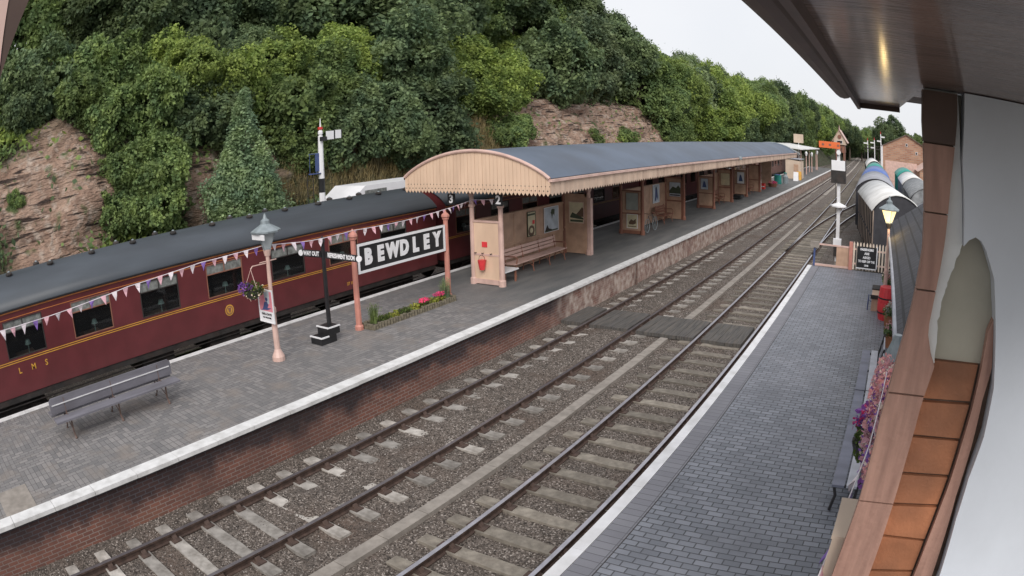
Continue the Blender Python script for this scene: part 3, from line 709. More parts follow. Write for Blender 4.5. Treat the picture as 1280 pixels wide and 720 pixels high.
b = MB(); strip(b, XL + .06, XR - .06, 4.21, YA + .06, YB - .06); b.build('ceiling', 'darkvoid', cn)
def post(x, y, paint, h=3.22):
    b = MB(); b.sq([(.12, 0), (.12, .18), (.085, .22), (.075, h - .75), (.11, h - .72), (.11, h - .66), (.07, h - .62), (.065, h)], (x, y, .83), n=10, rot=0)
    p = b.build('post', paint, cn)
    return p
def bracket(x0, x1, y, paint, parent):
    b = MB(); s = 1 if x1 > x0 else -1
    n = 8; L_ = abs(x1 - x0)
    pts = [(x0 + s * L_ * (1 - math.cos(PI / 2 * i / n)), y, 3.42 + .58 * math.sin(PI / 2 * i / n)) for i in range(n + 1)]
    b.tube(pts, .03, 6); b.tube([(x0, y, 3.98), (x1, y, 3.98)], .035, 6)
    for q in (.3, .55): p = pts[int(n * q)]; b.tube([p, (p[0] - s * .0, y, 3.98)], .015, 5)
    b.build('bracket', paint, parent)
bays = [(17.35, 23.4), (29.0, 35.2), (41.5, 46.5), (51.5, 57.0)]
for bi, (ya, yb) in enumerate(bays):
    p1, p2 = ('pinkcream', 'brownpaint') if bi == 0 else ('brownpaint', 'brownpaint')
    bx = bend((ya + yb) / 2)
    for y, pt in ((ya, p1), (yb, p2)):
        for x in (-12.86, -11.76):
            p = post(x + bx, y, pt if not (y == yb and bi == 0) else ('brownpaint' if x < -12 else 'pinkcream'))
            if x < -12: bracket(x + bx, x + bx + .5, y, pt, p); bracket(x + bx, x + bx - .7, y, pt, p)
            else: bracket(x + bx, x + bx - .5, y, pt, p); bracket(x + bx, x + bx + .7, y, pt, p)
    # screen panel across the near end
    sp1, sp2 = ('pinkcream', 'cream') if bi == 0 else ('brownpaint', 'tanpanel')
    b = MB(); b.box(-12.8 + bx, -11.82 + bx, ya - .03, ya + .03, .86, 2.84); sc = b.build('screen', 'cream' if bi == 0 else 'tanpanel', cn)
    b = MB(); b.box(-12.85 + bx, -11.72 + bx, ya - .06, ya + .06, 2.84, 2.9); b.box(-12.8 + bx, -11.82 + bx, ya - .045, ya - .03, 1.78, 1.84); b.box(-12.8 + bx, -11.82 + bx, ya - .045, ya - .03, .86, 1.02)
    b.box(-11.84 + bx, -11.72 + bx, ya - .045, ya + .045, .83, 2.84); b.box(-12.85 + bx, -12.78 + bx, ya - .045, ya + .045, .83, 2.84); b.build('frame', sp1, sc)
    b = MB(); b.box(-12.8 + bx, -11.82 + bx, yb - .03, yb + .03, .86, 3.2); s2 = b.build('screen', 'tanpanel', cn)
    b = MB(); b.box(-12.8 + bx, -11.82 + bx, yb - .05, yb - .03, 1.82, 1.9); b.box(-12.8 + bx, -11.82 + bx, yb - .06, yb - .03, 3.1, 3.2); b.box(-11.9 + bx, -11.7 + bx, yb - .06, yb + .06, .83, 3.2); b.build('frame', 'brownpaint' if bi else 'tanpanel', s2)
    b = MB(); b.box(-12.92 + bx, -12.86 + bx, ya + .04, yb - .04, .86, 2.8); sw = b.build('spine_wall', 'tanpanel', cn)
    b = MB(); b.box(-12.95 + bx, -12.83 + bx, ya + .04, yb - .04, 2.8, 2.87); b.box(-12.86 + bx, -12.84 + bx, ya + .04, yb - .04, 1.72, 1.80); b.box(-12.86 + bx, -12.845 + bx, ya + .04, yb - .04, .86, 1.05)
    yy = ya + 1.2
    while yy < yb - .5: b.box(-12.86 + bx, -12.845 + bx, yy - .04, yy + .04, 1.05, 2.8); yy += 1.25
    b.build('rails', 'tanpanel', sw)
    if bi == 0:
        b = MB(); b.box(-11.75, -11.63, 23.3, 23.5, .83, 3.05); b.build('corner_board', 'pinkcream', cn)
b = MB(); b.box(-13.2, -12.0, 64.0, 64.1, .83, 3.3); b.build('end_screen', 'tanpanel', cn)
b = MB(); b.sq([(.10, 0), (.12, .05), (.12, .14), (.05, .2)], (-9.42, 39.5, 4.2), n=10); b.build('gutter_lamp', 'lampmetal', cn)

# ---- posters
def poster(label, c, w_, h, facing, layers, frame='whiteclean', base='whiteclean', name='poster', cat='poster'):
    """facing 'x' (towards +x) or 'y' (towards -y); layers: (u0,u1,v0,v1,mat) or (poly,mat)"""
    t = thing(name, label, cat, c, world=True)
    r, n = (Vector((0, 1, 0)), Vector((1, 0, 0))) if facing == 'x' else (Vector((1, 0, 0)), Vector((0, -1, 0)))
    c = Vector(c); u = Vector((0, 0, 1))
    def slab(poly, d0, d1):
        b = MB(); k = len(poly); vs = [c + r * p[0] + u * p[1] + n * d0 for p in poly] + [c + r * p[0] + u * p[1] + n * d1 for p in poly]
        b.add(vs, [tuple(range(k)), tuple(range(2 * k - 1, k - 1, -1))] + [(i, (i + 1) % k, k + (i + 1) % k, k + i) for i in range(k)]); return b
    slab([(-w_ / 2, -h / 2), (w_ / 2, -h / 2), (w_ / 2, h / 2), (-w_ / 2, h / 2)], 0, .012).build('sheet', base, t)
    fb = MB()
    for (a0, a1, b0, b1) in ((-w_ / 2 - .02, w_ / 2 + .02, -h / 2 - .02, -h / 2), (-w_ / 2 - .02, w_ / 2 + .02, h / 2, h / 2 + .02), (-w_ / 2 - .02, -w_ / 2, -h / 2, h / 2), (w_ / 2, w_ / 2 + .02, -h / 2, h / 2)):
        q = slab([(a0, b0), (a1, b0), (a1, b1), (a0, b1)], 0, .025); fb.add(q.v, q.f)
    fb.build('frame', frame, t)
    bym = {}
    for i, l in enumerate(layers):
        if l[0] == 'T':
            _, txt, sz, uu, vv, mt, sx = l; b = bym.setdefault(mt, MB()); put_text(b, txt, sz, c + r * uu * w_ + u * vv * h + n * .018, r, u, .002, .002, sx); continue
        poly, mt = l; q = slab([(a * w_, bb * h) for a, bb in poly], .0125, .014 + .0006 * i); b = bym.setdefault(mt, MB()); b.add(q.v, q.f)
    for mt, b in bym.items(): b.build('artwork' if mt != 'black' else 'print', mt, t)
    return t
def R_(a, b, c, d): return [(a, c), (b, c), (b, d), (a, d)]
def circ(cx, cy, rx, ry, n=20): return [(cx + rx * math.cos(2 * PI * i / n), cy + ry * math.sin(2 * PI * i / n)) for i in range(n)]
MT['paperblue'] = M('pale_blue_print', (.50, .56, .62), .5); MT['paperyellow'] = M('yellowed_print', (.62, .56, .38), .5); MT['inkbrown'] = M('brown_print', (.13, .08, .05), .5)
MT['inkgreen'] = M('dark_green_print', (.05, .07, .04), .5); MT['inkpink'] = M('pink_print', (.70, .25, .30), .5); MT['inkblue'] = M('blue_print', (.06, .09, .22), .5); MT['paperdull'] = M('dull_grey_notice', (.34, .36, .33), .4)
poster('framed poster of a tyre with a red square on the spine wall', (-12.84, 20.9, 2.30), .52, .86, 'x', [(circ(-.02, -.30, .42, .24), 'inkbrown'), (circ(-.02, -.28, .2, .11), 'paperyellow'), (R_(.12, .42, -.02, .14), 'redglow'), (R_(-.46, .46, .36, .44), 'inkgreen')], 'inkgreen', 'paperyellow')
poster('large pale blue poster with a sketched figure over the long bench', (-12.84, 22.35, 2.30), 1.05, .92, 'x', [([(-.05, .28), (.1, .42), (.25, .38), (.22, .1), (.12, .22), (.05, .0), (0, .2)], 'inkgreen'), (circ(.06, .34, .07, .07), 'inkgreen'), ([(-.48, -.46), (-.3, -.2), (-.2, -.36), (0, -.42), (.1, -.48)], 'black'), (R_(-.48, .45, -.5, -.44), 'inkgreen')], 'whiteclean', 'paperblue')
poster('poster of a hillside and stone bridge on the end panel of the nearest bay', (-12.27, 23.36, 2.47), .62, .80, 'y', [([(-.1, -.15), (.15, .05), (.4, .28), (.5, .2), (.5, -.2), (-.2, -.2)], 'inkbrown'), ([(-.45, -.2), (-.3, 0), (-.1, -.06), (.5, -.26), (.5, -.34), (-.45, -.26)], 'inkgreen'), (R_(-.45, .45, -.46, -.36), 'inkgreen')], 'pinkcream', 'paperyellow')
poster('blank greyish notice board high on the second bay\'s near screen', (-12.27, 28.96, 2.38), .62, .80, 'y', [], 'brownpaint', 'paperdull', 'notice_board', 'notice board')
poster('small cream poster with a brown drawing low on the second bay\'s near screen', (-12.27, 28.96, 1.45), .52, .62, 'y', [([(-.35, -.1), (-.1, .15), (.1, .05), (.35, .2), (.38, -.15), (.1, -.25), (-.3, -.25)], 'inkbrown'), (R_(-.4, .4, -.42, -.36), 'inkbrown')], 'whiteclean', 'paperyellow')
poster('blue and white figure poster on the spine wall of the second bay', (-12.84, 33.6, 2.35), .95, .95, 'x', [([(-.2, -.4), (-.1, .3), (.05, .42), (.2, .2), (.3, -.4), (.1, -.2), (0, -.4)], 'inkblue'), (circ(.02, .3, .1, .08), 'black')], 'whiteclean', 'paperblue')
poster('dark landscape poster on the second bay\'s far screen', (-12.27, 35.14, 2.5), .66, .78, 'y', [([(-.5, -.1), (-.2, .2), (.1, .1), (.3, .3), (.5, .1), (.5, -.3), (-.5, -.3)], 'inkgreen'), (R_(-.45, .45, -.45, -.36), 'black')], 'brownpaint', 'paperblue')
poster('pale poster on the third bay\'s near screen', (-12.4, 41.45, 2.4), .5, .7, 'y', [([(-.3, -.3), (-.1, .3), (.1, .2), (.3, -.3)], 'inkblue')], 'brownpaint', 'paperblue')
poster('large cream notice on the third bay\'s far screen', (-12.27, 46.44, 2.45), .68, .85, 'y', [], 'brownpaint', 'paperyellow', 'notice_board', 'notice board')
poster('white poster with a blue shape on the last bay\'s near screen', (-12.27, 51.45, 2.3), .6, .9, 'y', [([(-.3, -.3), (-.1, .3), (.1, .2), (.3, -.3)], 'inkblue')], 'brownpaint', 'whiteclean')

# ---- numbered signs hanging below the canopy, facing the camera side
for nn, x, y, z in (('3', -13.35, 16.95, 3.60), ('2', -11.55, 16.95, 3.62)):
    t = thing('platform_number', f'black hanging sign with a white figure {nn}, ' + ('left one under the canopy gable' if nn == '3' else 'right one under the canopy gable'), 'number sign', (x, y, z), world=True)
    b = MB(); b.box(x - .14, x + .14, y - .02, y + .02, z - .19, z + .17); b.build('board', 'black', t)
    b = MB(); put_text(b, nn, .36, (x, y - .024, z - .01), (1, 0, 0), (0, 0, 1), .003, .012); b.build('figure', 'whiteclean', t)
    b = MB(); b.tube([(x, y, z + .17), (x, y, 4.1)], .01, 6); b.build('hanger', 'black', t)

# ---- benches
def slat_bench(L_, iron, wood, legs=3, arms=True):
    t = thing('bench', None, 'bench')
    t['category'] = 'bench'
    b = MB()
    for i in range(4): b.box(-L_ / 2, L_ / 2, -.36 + .115 * i, -.26 + .115 * i, .42, .45)
    b.build('seat', wood, t)
    b = MB()
    for i in range(3): b.box(-L_ / 2, L_ / 2, .12 + .02 * i, .145 + .02 * i, .53 + .125 * i, .63 + .125 * i)
    b.build('backrest', wood, t)
    for k in range(legs):
        x = -L_ / 2 + .12 + (L_ - .24) * k / (legs - 1); b = MB()
        b.tube([(x, -.34, 0), (x, -.30, .2), (x, -.33, .41)], .022, 6); b.tube([(x, .12, 0), (x, .08, .25), (x, .10, .45), (x, .19, .92)], .022, 6); b.tube([(x, -.34, .41), (x, .10, .42)], .022, 6); b.tube([(x, -.31, .18), (x, -.1, .3), (x, .09, .2)], .014, 6)
        b.build('leg', iron, t)
        if arms and k in (0, legs - 1):
            b = MB(); b.tube([(x, -.34, .41), (x, -.38, .62), (x, -.30, .68), (x, .15, .66)], .022, 6); b.build('armrest', iron, t)
    return t
GB = 'slatted benches in the waiting bays'
pb = slat_bench(3.6, 'brownpaint', 'pinkcream', 4)
place(pb, True, (-12.45, 20.4, .83), PI / 2, 'long pink slatted bench against the spine wall under the tyre poster', GB)
pb2 = slat_bench(1.5, 'brownpaint', 'brownpaint', 2)
place(pb2, True, (-12.45, 33.6, .83), PI / 2, 'red-brown slatted bench in the second bay under the blue figure poster', GB)
place(pb2, False, (-12.45 + 0, 44.9, .83), PI / 2, 'red-brown slatted bench in the third bay beside the large cream notice', GB)
place(pb2, False, (-12.4, 54.8, .83), PI / 2, 'farthest red-brown slatted bench in the last bay', GB)
b = MB(); b.box(-12.6, -11.75, 17.5, 18.3, 1.22, 1.26)
t = thing('side_table', 'small white-topped table just inside the tall cream panel', 'table', (-12.1, 17.9, .83), world=True); b.build('tabletop', 'whiteclean', t)
for x in (-12.55, -11.82):
    for y in (17.58, 18.2): b = MB(); b.box(x - .025, x + .025, y - .025, y + .025, .83, 1.22); b.build('leg', 'brownpaint', t)
# old bicycle leaning in the second bay
t = thing('bicycle', 'old white-tyred bicycle leaning behind the second bay\'s near screen', 'bicycle', (-11.9, 30.3, .83), world=True)
for y in (29.7, 30.75):
    b = MB(); b.tube([(-11.8, y + .32 * math.cos(a), 1.17 + .32 * math.sin(a)) for a in [2 * PI * i / 20 for i in range(21)]], .018, 6)
    for k in range(8): a = PI * k / 8; b.tube([(-11.8, y - .31 * math.cos(a), 1.17 - .31 * math.sin(a)), (-11.8, y + .31 * math.cos(a), 1.17 + .31 * math.sin(a))], .004, 4)
    b.build('wheel', 'lampmetal', t)
b = MB(); J = {'r': (30.75, 1.17), 'b': (30.3, 1.12), 's': (30.45, 1.62), 'h': (29.85, 1.62), 'f': (29.7, 1.17)}
for a, c in ('rb', 'rs', 'bs', 'bh', 'sh', 'hf'): b.tube([(-11.8, *J[a]), (-11.8, *J[c])], .014, 6)
b.build('frame', 'black', t); b = MB(); b.tube([(-12.05, 29.8, 1.75), (-11.8, 29.83, 1.72), (-11.55, 29.8, 1.75)], .012, 6); b.build('handlebar', 'black', t)
b = MB(); b.sq([(.02, 0), (.1, .05), (.09, .07)], (-11.8, 30.5, 1.66), n=8); b.build('saddle', 'brownpaint', t)
b = MB(); b.box(-12.3, -11.6, 48.6, 49.8, .95, 1.15); t = tag(b.build('trunk', 'black'), 'dark luggage trunk on the platform beyond the third bay', 'trunk')
# wall_grey bench, left foreground
t = thing('bench', 'long double-sided grey timber bench on thin iron legs in the left foreground', 'bench', (-12.4, 4.02, .83), world=True)
for nm, ya in (('seat', 0),):
    b = MB(); b.box(-12.36, -12.02, 2.35, 5.72, 1.245, 1.285); b.build('seat', 'benchtop', t)
    b = MB(); b.box(-12.86, -12.54, 2.35, 5.72, 1.245, 1.285); b.build('seat', 'benchtop', t)
b = MB(); b.prism([(2.35, 1.33), (5.72, 1.33), (5.72, 1.60), (5.66, 1.66), (2.41, 1.66), (2.35, 1.60)], -12.465, -12.435, 'x'); b.build('backrest', 'benchtop', t)
b = MB(); b.box(-12.434, -12.418, 2.40, 5.67, 1.50, 1.52); b.build('backrest_line', 'white', t)  # thin white line laid across the near face of the backrest
for y in (2.75, 4.05, 5.35):
    b = MB(); b.tube([(-12.08, y, .83), (-12.18, y, .95), (-12.14, y, 1.24)], [.03, .02, .022], 6); b.tube([(-12.82, y, .83), (-12.72, y, .95), (-12.76, y, 1.24)], [.03, .02, .022], 6)
    b.tube([(-12.14, y, 1.22), (-12.76, y, 1.22)], .018, 6); b.tube([(-12.45, y, 1.22), (-12.45, y, 1.62)], .018, 6); b.tube([(-12.17, y, 1.0), (-12.45, y, 1.12), (-12.73, y, 1.0)], .012, 6)
    b.tube([(-12.43, y - .012, 1.3), (-12.30, y - .012, 1.29)], .01, 5)
    b.build('leg', 'iron', t)

# ---- gas-style lamps
def lantern(parent, x, y, z, lit=False, s=1.0):
    """z = bottom of the glass"""
    gm = 'litglass' if lit else 'lampglass'
    b = MB(); b.sq([(.11 * s, 0), (.27 * s, .36 * s)], (x, y, z), n=4, rot=.3); lg = b.build('lantern_glass', gm, parent)
    b = MB()
    for j in range(4):
        a = 2 * PI * j / 4 + .3; b.tube([(x + .115 * s * math.cos(a), y + .115 * s * math.sin(a), z), (x + .275 * s * math.cos(a), y + .275 * s * math.sin(a), z + .36 * s)], .012, 5)
    b.sq([(.13 * s, -.03), (.13 * s, 0)], (x, y, z), rot=.3); b.build('frame', 'lampmetal', lg)
    b = MB(); b.sq([(.36 * s, .36 * s), (.37 * s, .40 * s), (.16 * s, .52 * s), (.11 * s, .55 * s), (.11 * s, .62 * s), (.05 * s, .67 * s), (.02 * s, .78 * s)], (x, y, z), n=8, rot=.3); b.build('hood', 'lampmetal', parent)
    b = MB(); b.sq([(.07, -.18), (.1, -.05), (.1, -.03)], (x, y, z), n=8); b.build('cradle', 'pinkcream' if not lit else 'iron_dark', parent)
MT['litglass'] = emit('lit_lamp_glass', (1.0, .78, .38), 1.0)
def lamp_post(x, y, z0, zl, label, lit, paint):
    t = thing('platform_lamp', label, 'lamp post', (x, y, z0), world=True)
    b = MB(); h = zl - .15 - z0
    b.sq([(.16, 0), (.16, .10), (.11, .2), (.075, .28), (.068, h * .45), (.085, h * .46), (.085, h * .5), (.055, h * .52), (.045, h)], (x, y, z0), n=12, rot=0); b.build('post', paint, t)
    lantern(t, x, y, zl, lit)
    b = MB(); b.tube([(x, y - .25, zl - .3), (x, y + .25, zl - .3)], .014, 6); b.build('ladder_bar', paint, t)
    return t
lp = lamp_post(-12.31, 8.76, .83, 3.48, 'pinkish lamp post with an unlit grey lantern, carrying a poster and a flower basket', False, 'pinkcream')
b = MB(); b.box(-12.52, -12.02, 8.49, 8.51, 3.70, 3.82); b.build('name_strip', 'whiteclean', lp)
rl = lamp_post(.27, 19.7, .83, 3.54, 'lamp post with a glowing yellow lantern in front of the picket fence', True, 'pinkcream')
pt = bpy.data.lights.new('lamp_light', 'POINT'); pt.energy = 7; pt.color = (1, .7, .3); pt.shadow_soft_size = .1; po = bpy.data.objects.new('lamp_light', pt); C.objects.link(po); po.location = (.27, 19.3, 3.5)
t = thing('wall_lantern', 'large lit lantern with a broad pale grey hood above the near wall bench', 'wall lantern', (.40, 8.0, 3.1), world=True)
b = MB(); b.sq([(.21, 0), (.20, .03), (.10, .26), (.06, .36)], (.385, 8.0, 3.12), n=8, rot=.2); b.build('hood', 'lampmetal', t)
b = MB(); b.sq([(.17, -.10), (.18, -.004)], (.385, 8.0, 3.12), n=4, rot=.75); b.build('gallery_band', 'black', t)
b = MB(); 
for k in range(9): b.box(.28 + .024 * k, .288 + .024 * k, 7.865, 7.87, 3.04, 3.10)
b.build('band_slots', 'whiteclean', t)
b = MB(); b.sq([(.10, -.50), (.165, -.102)], (.385, 8.0, 3.12), n=4, rot=.75); b.build('lantern_glass', 'litglass', t)
b = MB(); b.tube([(.385, 8.0, 2.62), (.5, 8.0, 2.55), (.66, 8.0, 2.55)], .02, 6); b.build('arm', 'iron_dark', t)
# poster boards on lamp post
poster('pink and blue picture poster tied to the lamp post with the flower basket', (-12.36, 8.62, 2.16), .56, .74, 'y', [(R_(-.47, .47, -.16, .47), 'inkpink'), ([(-.1, .47), (.3, .47), (.28, .1), (.05, .05), (-.05, .25)], 'paperblue'), (circ(.08, .22, .09, .06), 'inkblue'), ([(-.25, -.1), (-.1, .12), (.08, .16), (.2, .05), (.1, -.05), (.4, -.04), (.1, -.12), (-.42, -.15)], 'inkblue'), ('T', 'GALA DAYS', .075, 0, -.26, 'black', 1), ('T', 'ALL WELCOME', .05, 0, -.37, 'black', 1)], 'whiteclean', 'whiteclean')
b = MB(); b.prism([(-12.64, 1.79), (-12.60, 2.53), (-12.56, 2.53), (-12.56, 1.79)], 8.66, 8.95); tag(b.build('sign_board', 'brownpaint'), 'narrow brown backing board behind the lamp post poster', 'board')

# ---- foliage helpers
def leaves(n, fpos, size, seed, flat=.0):
    r = np.random.default_rng(seed); P = fpos(r, n)
    n = len(P); a = r.normal(size=(n, 3)); a /= np.linalg.norm(a, axis=1)[:, None]
    b_ = r.normal(size=(n, 3)); b_ -= (b_ * a).sum(1)[:, None] * a; b_ /= np.linalg.norm(b_, axis=1)[:, None]
    s = size * r.uniform(.6, 1.3, (n, 1)); A = a * s; B = b_ * s * .6
    V = np.stack([P - A, P - B, P + A, P + B], 1).reshape(-1, 3); F = np.arange(4 * n).reshape(-1, 4); return V, F
def ball(c, r): return lambda g, n: np.array(c) + (lambda d: d / np.linalg.norm(d, axis=1)[:, None] * (g.random((n, 1)) ** .35))(g.normal(size=(n, 3))) * np.array(r)
def leafpart(name, mat, parent, c, r, n, size, seed):
    V, F = leaves(n, ball(c, r), size, seed)
    if parent is not None and parent.get('_w'): V = V - np.array(parent['_w'])
    o = link(mesh_np(name, V, F, mat), name, parent=parent); 
    if parent is not None and parent.get('_w'): o['_w'] = parent['_w']
    return o
# hanging basket
t = thing('hanging_basket', 'hanging basket of purple, white and yellow flowers on the lamp post', 'hanging basket', (-12.34, 8.25, 2.5), world=True)
b = MB(); b.sq([(.06, -.22), (.17, -.14), (.22, 0)], (-12.34, 8.25, 2.62), n=14); b.build('basket', 'iron_dark', t)
b = MB()
for a in range(3): q = 2 * PI * a / 3; b.tube([(-12.34 + .2 * math.cos(q), 8.25 + .2 * math.sin(q), 2.64), (-12.34, 8.25, 3.08)], .006, 4)
b.tube([(-12.34, 8.25, 3.08), (-12.33, 8.3, 3.14), (-12.31, 8.72, 3.14), (-12.31, 8.74, 2.9)], .014, 6); b.build('chains_and_arm', 'pinkcream', t)
leafpart('foliage', 'green', t, (-12.34, 8.25, 2.62), (.28, .28, .2), 500, .035, 1); leafpart('purple_flowers', 'purplefl', t, (-12.42, 8.10, 2.68), (.2, .2, .16), 160, .035, 2)
leafpart('yellow_flowers', 'yellowleaf', t, (-12.30, 8.32, 2.58), (.2, .2, .16), 160, .03, 3); leafpart('white_flowers', 'whitefl', t, (-12.30, 8.28, 2.56), (.28, .28, .22), 60, .03, 4)

# ---- station name sign
t = thing('station_sign', 'black BEWDLEY name board with white border on two salmon posts above the flower bed', 'station sign', (-12.4, 13.5, .83), world=True)
for y in (11.63, 15.42):
    b = MB(); b.sq([(.12, 0), (.12, .1), (.085, .14), (.07, 2.34), (.10, 2.36), (.10, 2.40), (.13, 2.44), (.12, 2.49), (.04, 2.57), (.012, 2.63)], (-12.40, y, .83), n=4 if 0 else 8, rot=PI / 8); b.build('post', 'salmon', t)
b = MB(); b.box(-12.46, -12.38, 11.73, 15.33, 2.27, 3.04); b.build('board', 'black', t)
b = MB(); b.box(-12.38, -12.355, 11.73, 15.33, 2.27, 2.335); b.box(-12.38, -12.355, 11.73, 15.33, 2.975, 3.04); b.box(-12.38, -12.355, 11.73, 11.795, 2.335, 2.975); b.box(-12.38, -12.355, 15.265, 15.33, 2.335, 2.975); b.build('border', 'whiteclean', t)
b = MB()
for i, ch in enumerate('BEWDLEY'): put_text(b, ch, .55, (-12.362, 12.12 + i * .472, 2.655), (0, 1, 0), (0, 0, 1), .012, .032, .84)
b.build('lettering', 'whiteclean', t)
# ---- finger post
t = thing('finger_post', 'black finger post with two white-lettered arms beside the station name sign', 'finger post', (-12.42, 10.6, .83), world=True)
b = MB(); b.sq([(.09, 0), (.09, .3), (.06, .34), (.05, 2.45), (.07, 2.47), (.03, 2.6)], (-12.42, 10.6, .83), n=8); b.build('post', 'black', t)
def arm(p, q, txt):
    p, q = Vector(p), Vector(q); d = (q - p).normalized(); n_ = d.cross(Vector((0, 0, 1))).normalized(); 
    if n_.y > 0 and abs(n_.y) > abs(n_.x): n_ = -n_
    if n_.x < 0 and abs(n_.x) > abs(n_.y): n_ = -n_
    up = Vector((0, 0, 1)); b = MB(); h = .085
    vs = [v + n_ * k for k in (-.012, .012) for v in (p - up * h, q - up * h, q + up * h, p + up * h)]
    b.add(vs, [(0, 1, 2, 3), (7, 6, 5, 4), (0, 4, 5, 1), (2, 6, 7, 3), (1, 5, 6, 2), (0, 3, 7, 4)]); a = b.build('arm', 'black', t)
    b = MB(); rgt = d if d.cross(up).dot(n_) > 0 else -d
    vs, fs = text_geo(txt, .15, .003, .006); wd = max(v.x for v in vs) - min(v.x for v in vs); sx = (q - p).length * .84 / wd
    m_ = (p + q) / 2 + n_ * .016; b.add([m_ + rgt * v.x * sx + up * v.y + n_ * v.z for v in vs], fs); b.build('lettering', 'whiteclean', a)
    e = q + d * .04; b = MB(); b.tube([e - n_ * .015, e + n_ * .015], .075, 14); b.build('pointer', 'whiteclean', a)
arm((-12.46, 10.56, 3.00), (-13.05, 10.42, 3.02), 'WAY OUT')
arm((-12.36, 10.62, 2.98), (-11.55, 10.95, 2.88), 'REFRESHMENT ROOM')
# ---- step block
t = thing('mounting_steps', 'black two-step mounting block with white edges at the foot of the finger post', 'steps', (-12.45, 10.35, .83), world=True)
b = MB(); b.box(-12.62, -12.2, 10.1, 10.62, .83, 1.02); b.box(-12.62, -12.2, 10.35, 10.75, 1.02, 1.22); b.build('steps', 'black', t)
b = MB(); b.box(-12.64, -12.18, 10.08, 10.12, 1.0, 1.03); b.box(-12.21, -12.17, 10.12, 10.35, 1.0, 1.03); b.box(-12.64, -12.18, 10.33, 10.37, 1.2, 1.23); b.box(-12.21, -12.17, 10.37, 10.75, 1.2, 1.23); b.build('white_edging', 'whiteclean', t)
# ---- flower bed
t = thing('flower_bed', 'narrow raised flower bed with stone edging under the station name sign', 'flower bed', (-12.2, 13.4, .83), world=True)
b = MB(); y = 11.8
while y < 15.3:
    for x in (-12.42, -12.02): b.sq([(.055, 0), (.055, .14 + random.uniform(-.02, .02))], (x, y, .83), n=7)
    y += .11
for x in (-12.3, -12.2, -12.1): b.sq([(.055, 0), (.055, .14)], (x, 11.78, .83), n=7); b.sq([(.055, 0), (.055, .14)], (x, 15.3, .83), n=7)
b.build('edging', 'stoneedge', t)
b = MB(); b.box(-12.40, -12.04, 11.82, 15.28, .83, .93); b.build('soil', 'soil', t)
for i, (y, mt, n) in enumerate([(12.4, 'green', 150), (12.8, 'yellowleaf', 90), (13.2, 'green', 150), (13.6, 'yellowleaf', 120), (14.0, 'green', 160), (14.4, 'yellowleaf', 150), (14.75, 'yellowleaf', 120)]):
    leafpart('bedding_plant', mt, t, (-12.2, y, 1.0), (.17, .24, .1), n, .035, 20 + i)
leafpart('pink_flowers', 'pinkfl', t, (-12.2, 14.05, 1.10), (.13, .24, .06), 120, .028, 31); leafpart('pink_flowers', 'pinkfl', t, (-12.2, 14.72, 1.13), (.13, .25, .06), 120, .028, 32)
def spikes(parent, x, y, z, h, r, n, mat, seed):
    g_ = random.Random(seed); b = MB()
    for i in range(n):
        a = g_.uniform(0, 2 * PI); q = g_.uniform(0, r); hh = h * g_.uniform(.6, 1); dx, dy = g_.uniform(-.1, .1), g_.uniform(-.1, .1)
        p = Vector((x + q * math.cos(a), y + q * math.sin(a), z)); e = p + Vector((dx, dy, hh)); s = Vector((math.cos(a + 1.5), math.sin(a + 1.5), 0)) * .012
        b.add([p - s, p + s, e], [(0, 1, 2)])
        for k in range(5):
            c = p.lerp(e, .2 + .16 * k); u = Vector((g_.uniform(-1, 1), g_.uniform(-1, 1), .6)) * .05; v = u.cross(Vector((0, 0, 1))).normalized() * .012; b.add([c - v, c + v, c + u], [(0, 1, 2)])
    return b.build('tall_plant', mat, parent)
spikes(t, -12.25, 12.05, .92, .62, .13, 70, 'leaf1', 1); spikes(t, -12.2, 15.02, .92, .72, .16, 80, 'leaf3', 2)
# ---- fire bucket, red notice, hooks on the near screen
t = thing('fire_bucket', 'red fire bucket hanging from a hook on the tall cream panel', 'fire bucket', (-12.42, 17.2, 1.5), world=True)
b = MB(); b.sq([(.085, 0), (.135, .30), (.14, .31)], (-12.42, 17.2, 1.34), n=14); b.build('bucket', 'redglow', t)
b = MB(); b.tube([(-12.54, 17.2, 1.64), (-12.52, 17.2, 1.76), (-12.42, 17.2, 1.82), (-12.32, 17.2, 1.76), (-12.30, 17.2, 1.64)], .008, 5); b.build('handle', 'black', t)
t = thing('coat_hooks', 'row of three dark hooks along the rail of the tall cream panel', 'hooks', (-12.3, 17.3, 1.84), world=True)
for x in (-12.70, -12.42, -12.1): b = MB(); b.tube([(x, 17.30, 1.86), (x, 17.22, 1.85), (x, 17.20, 1.88)], .014, 6); b.build('hook', 'black', t)
b = MB(); b.box(-12.48, -12.28, 17.305, 17.32, 2.05, 2.22); tag(b.build('fire_notice', 'redglow'), 'small square red notice on the tall cream panel above the fire bucket', 'notice')
# ---- bunting along the island platform
t = thing('bunting', 'long string of pink and white pennants hung along the island platform', 'bunting', (-12.33, 8, 3.4), world=True)
AN = [(-12.35, -1.5, 3.45), (-12.35, 1.5, 3.27), (-12.35, 3.2, 3.28), (-12.35, 4.9, 3.40), (-12.35, 6.86, 3.50), (-12.32, 8.76, 3.55), (-12.36, 10.2, 3.40), (-12.38, 11.63, 3.42), (-12.38, 13.5, 3.39), (-12.40, 15.42, 3.48), (-12.8, 17.3, 3.55), (-11.8, 17.35, 3.6)]
def lerpA(AN, s):
    return [tuple(np.interp(s, range(len(AN)), [p[k] for p in AN])) for k in (0,)]
def pathpt(AN, s): return Vector([float(np.interp(s, range(len(AN)), [p[k] for p in AN])) for k in range(3)])
b = MB(); b.tube([pathpt(AN, i / 4) - Vector((0, 0, .012 * (i % 4 in (1, 2, 3)))) for i in range(4 * (len(AN) - 1) + 1)], .009, 5); b.build('cord', 'whitecord', t) if 'whitecord' in MT else None
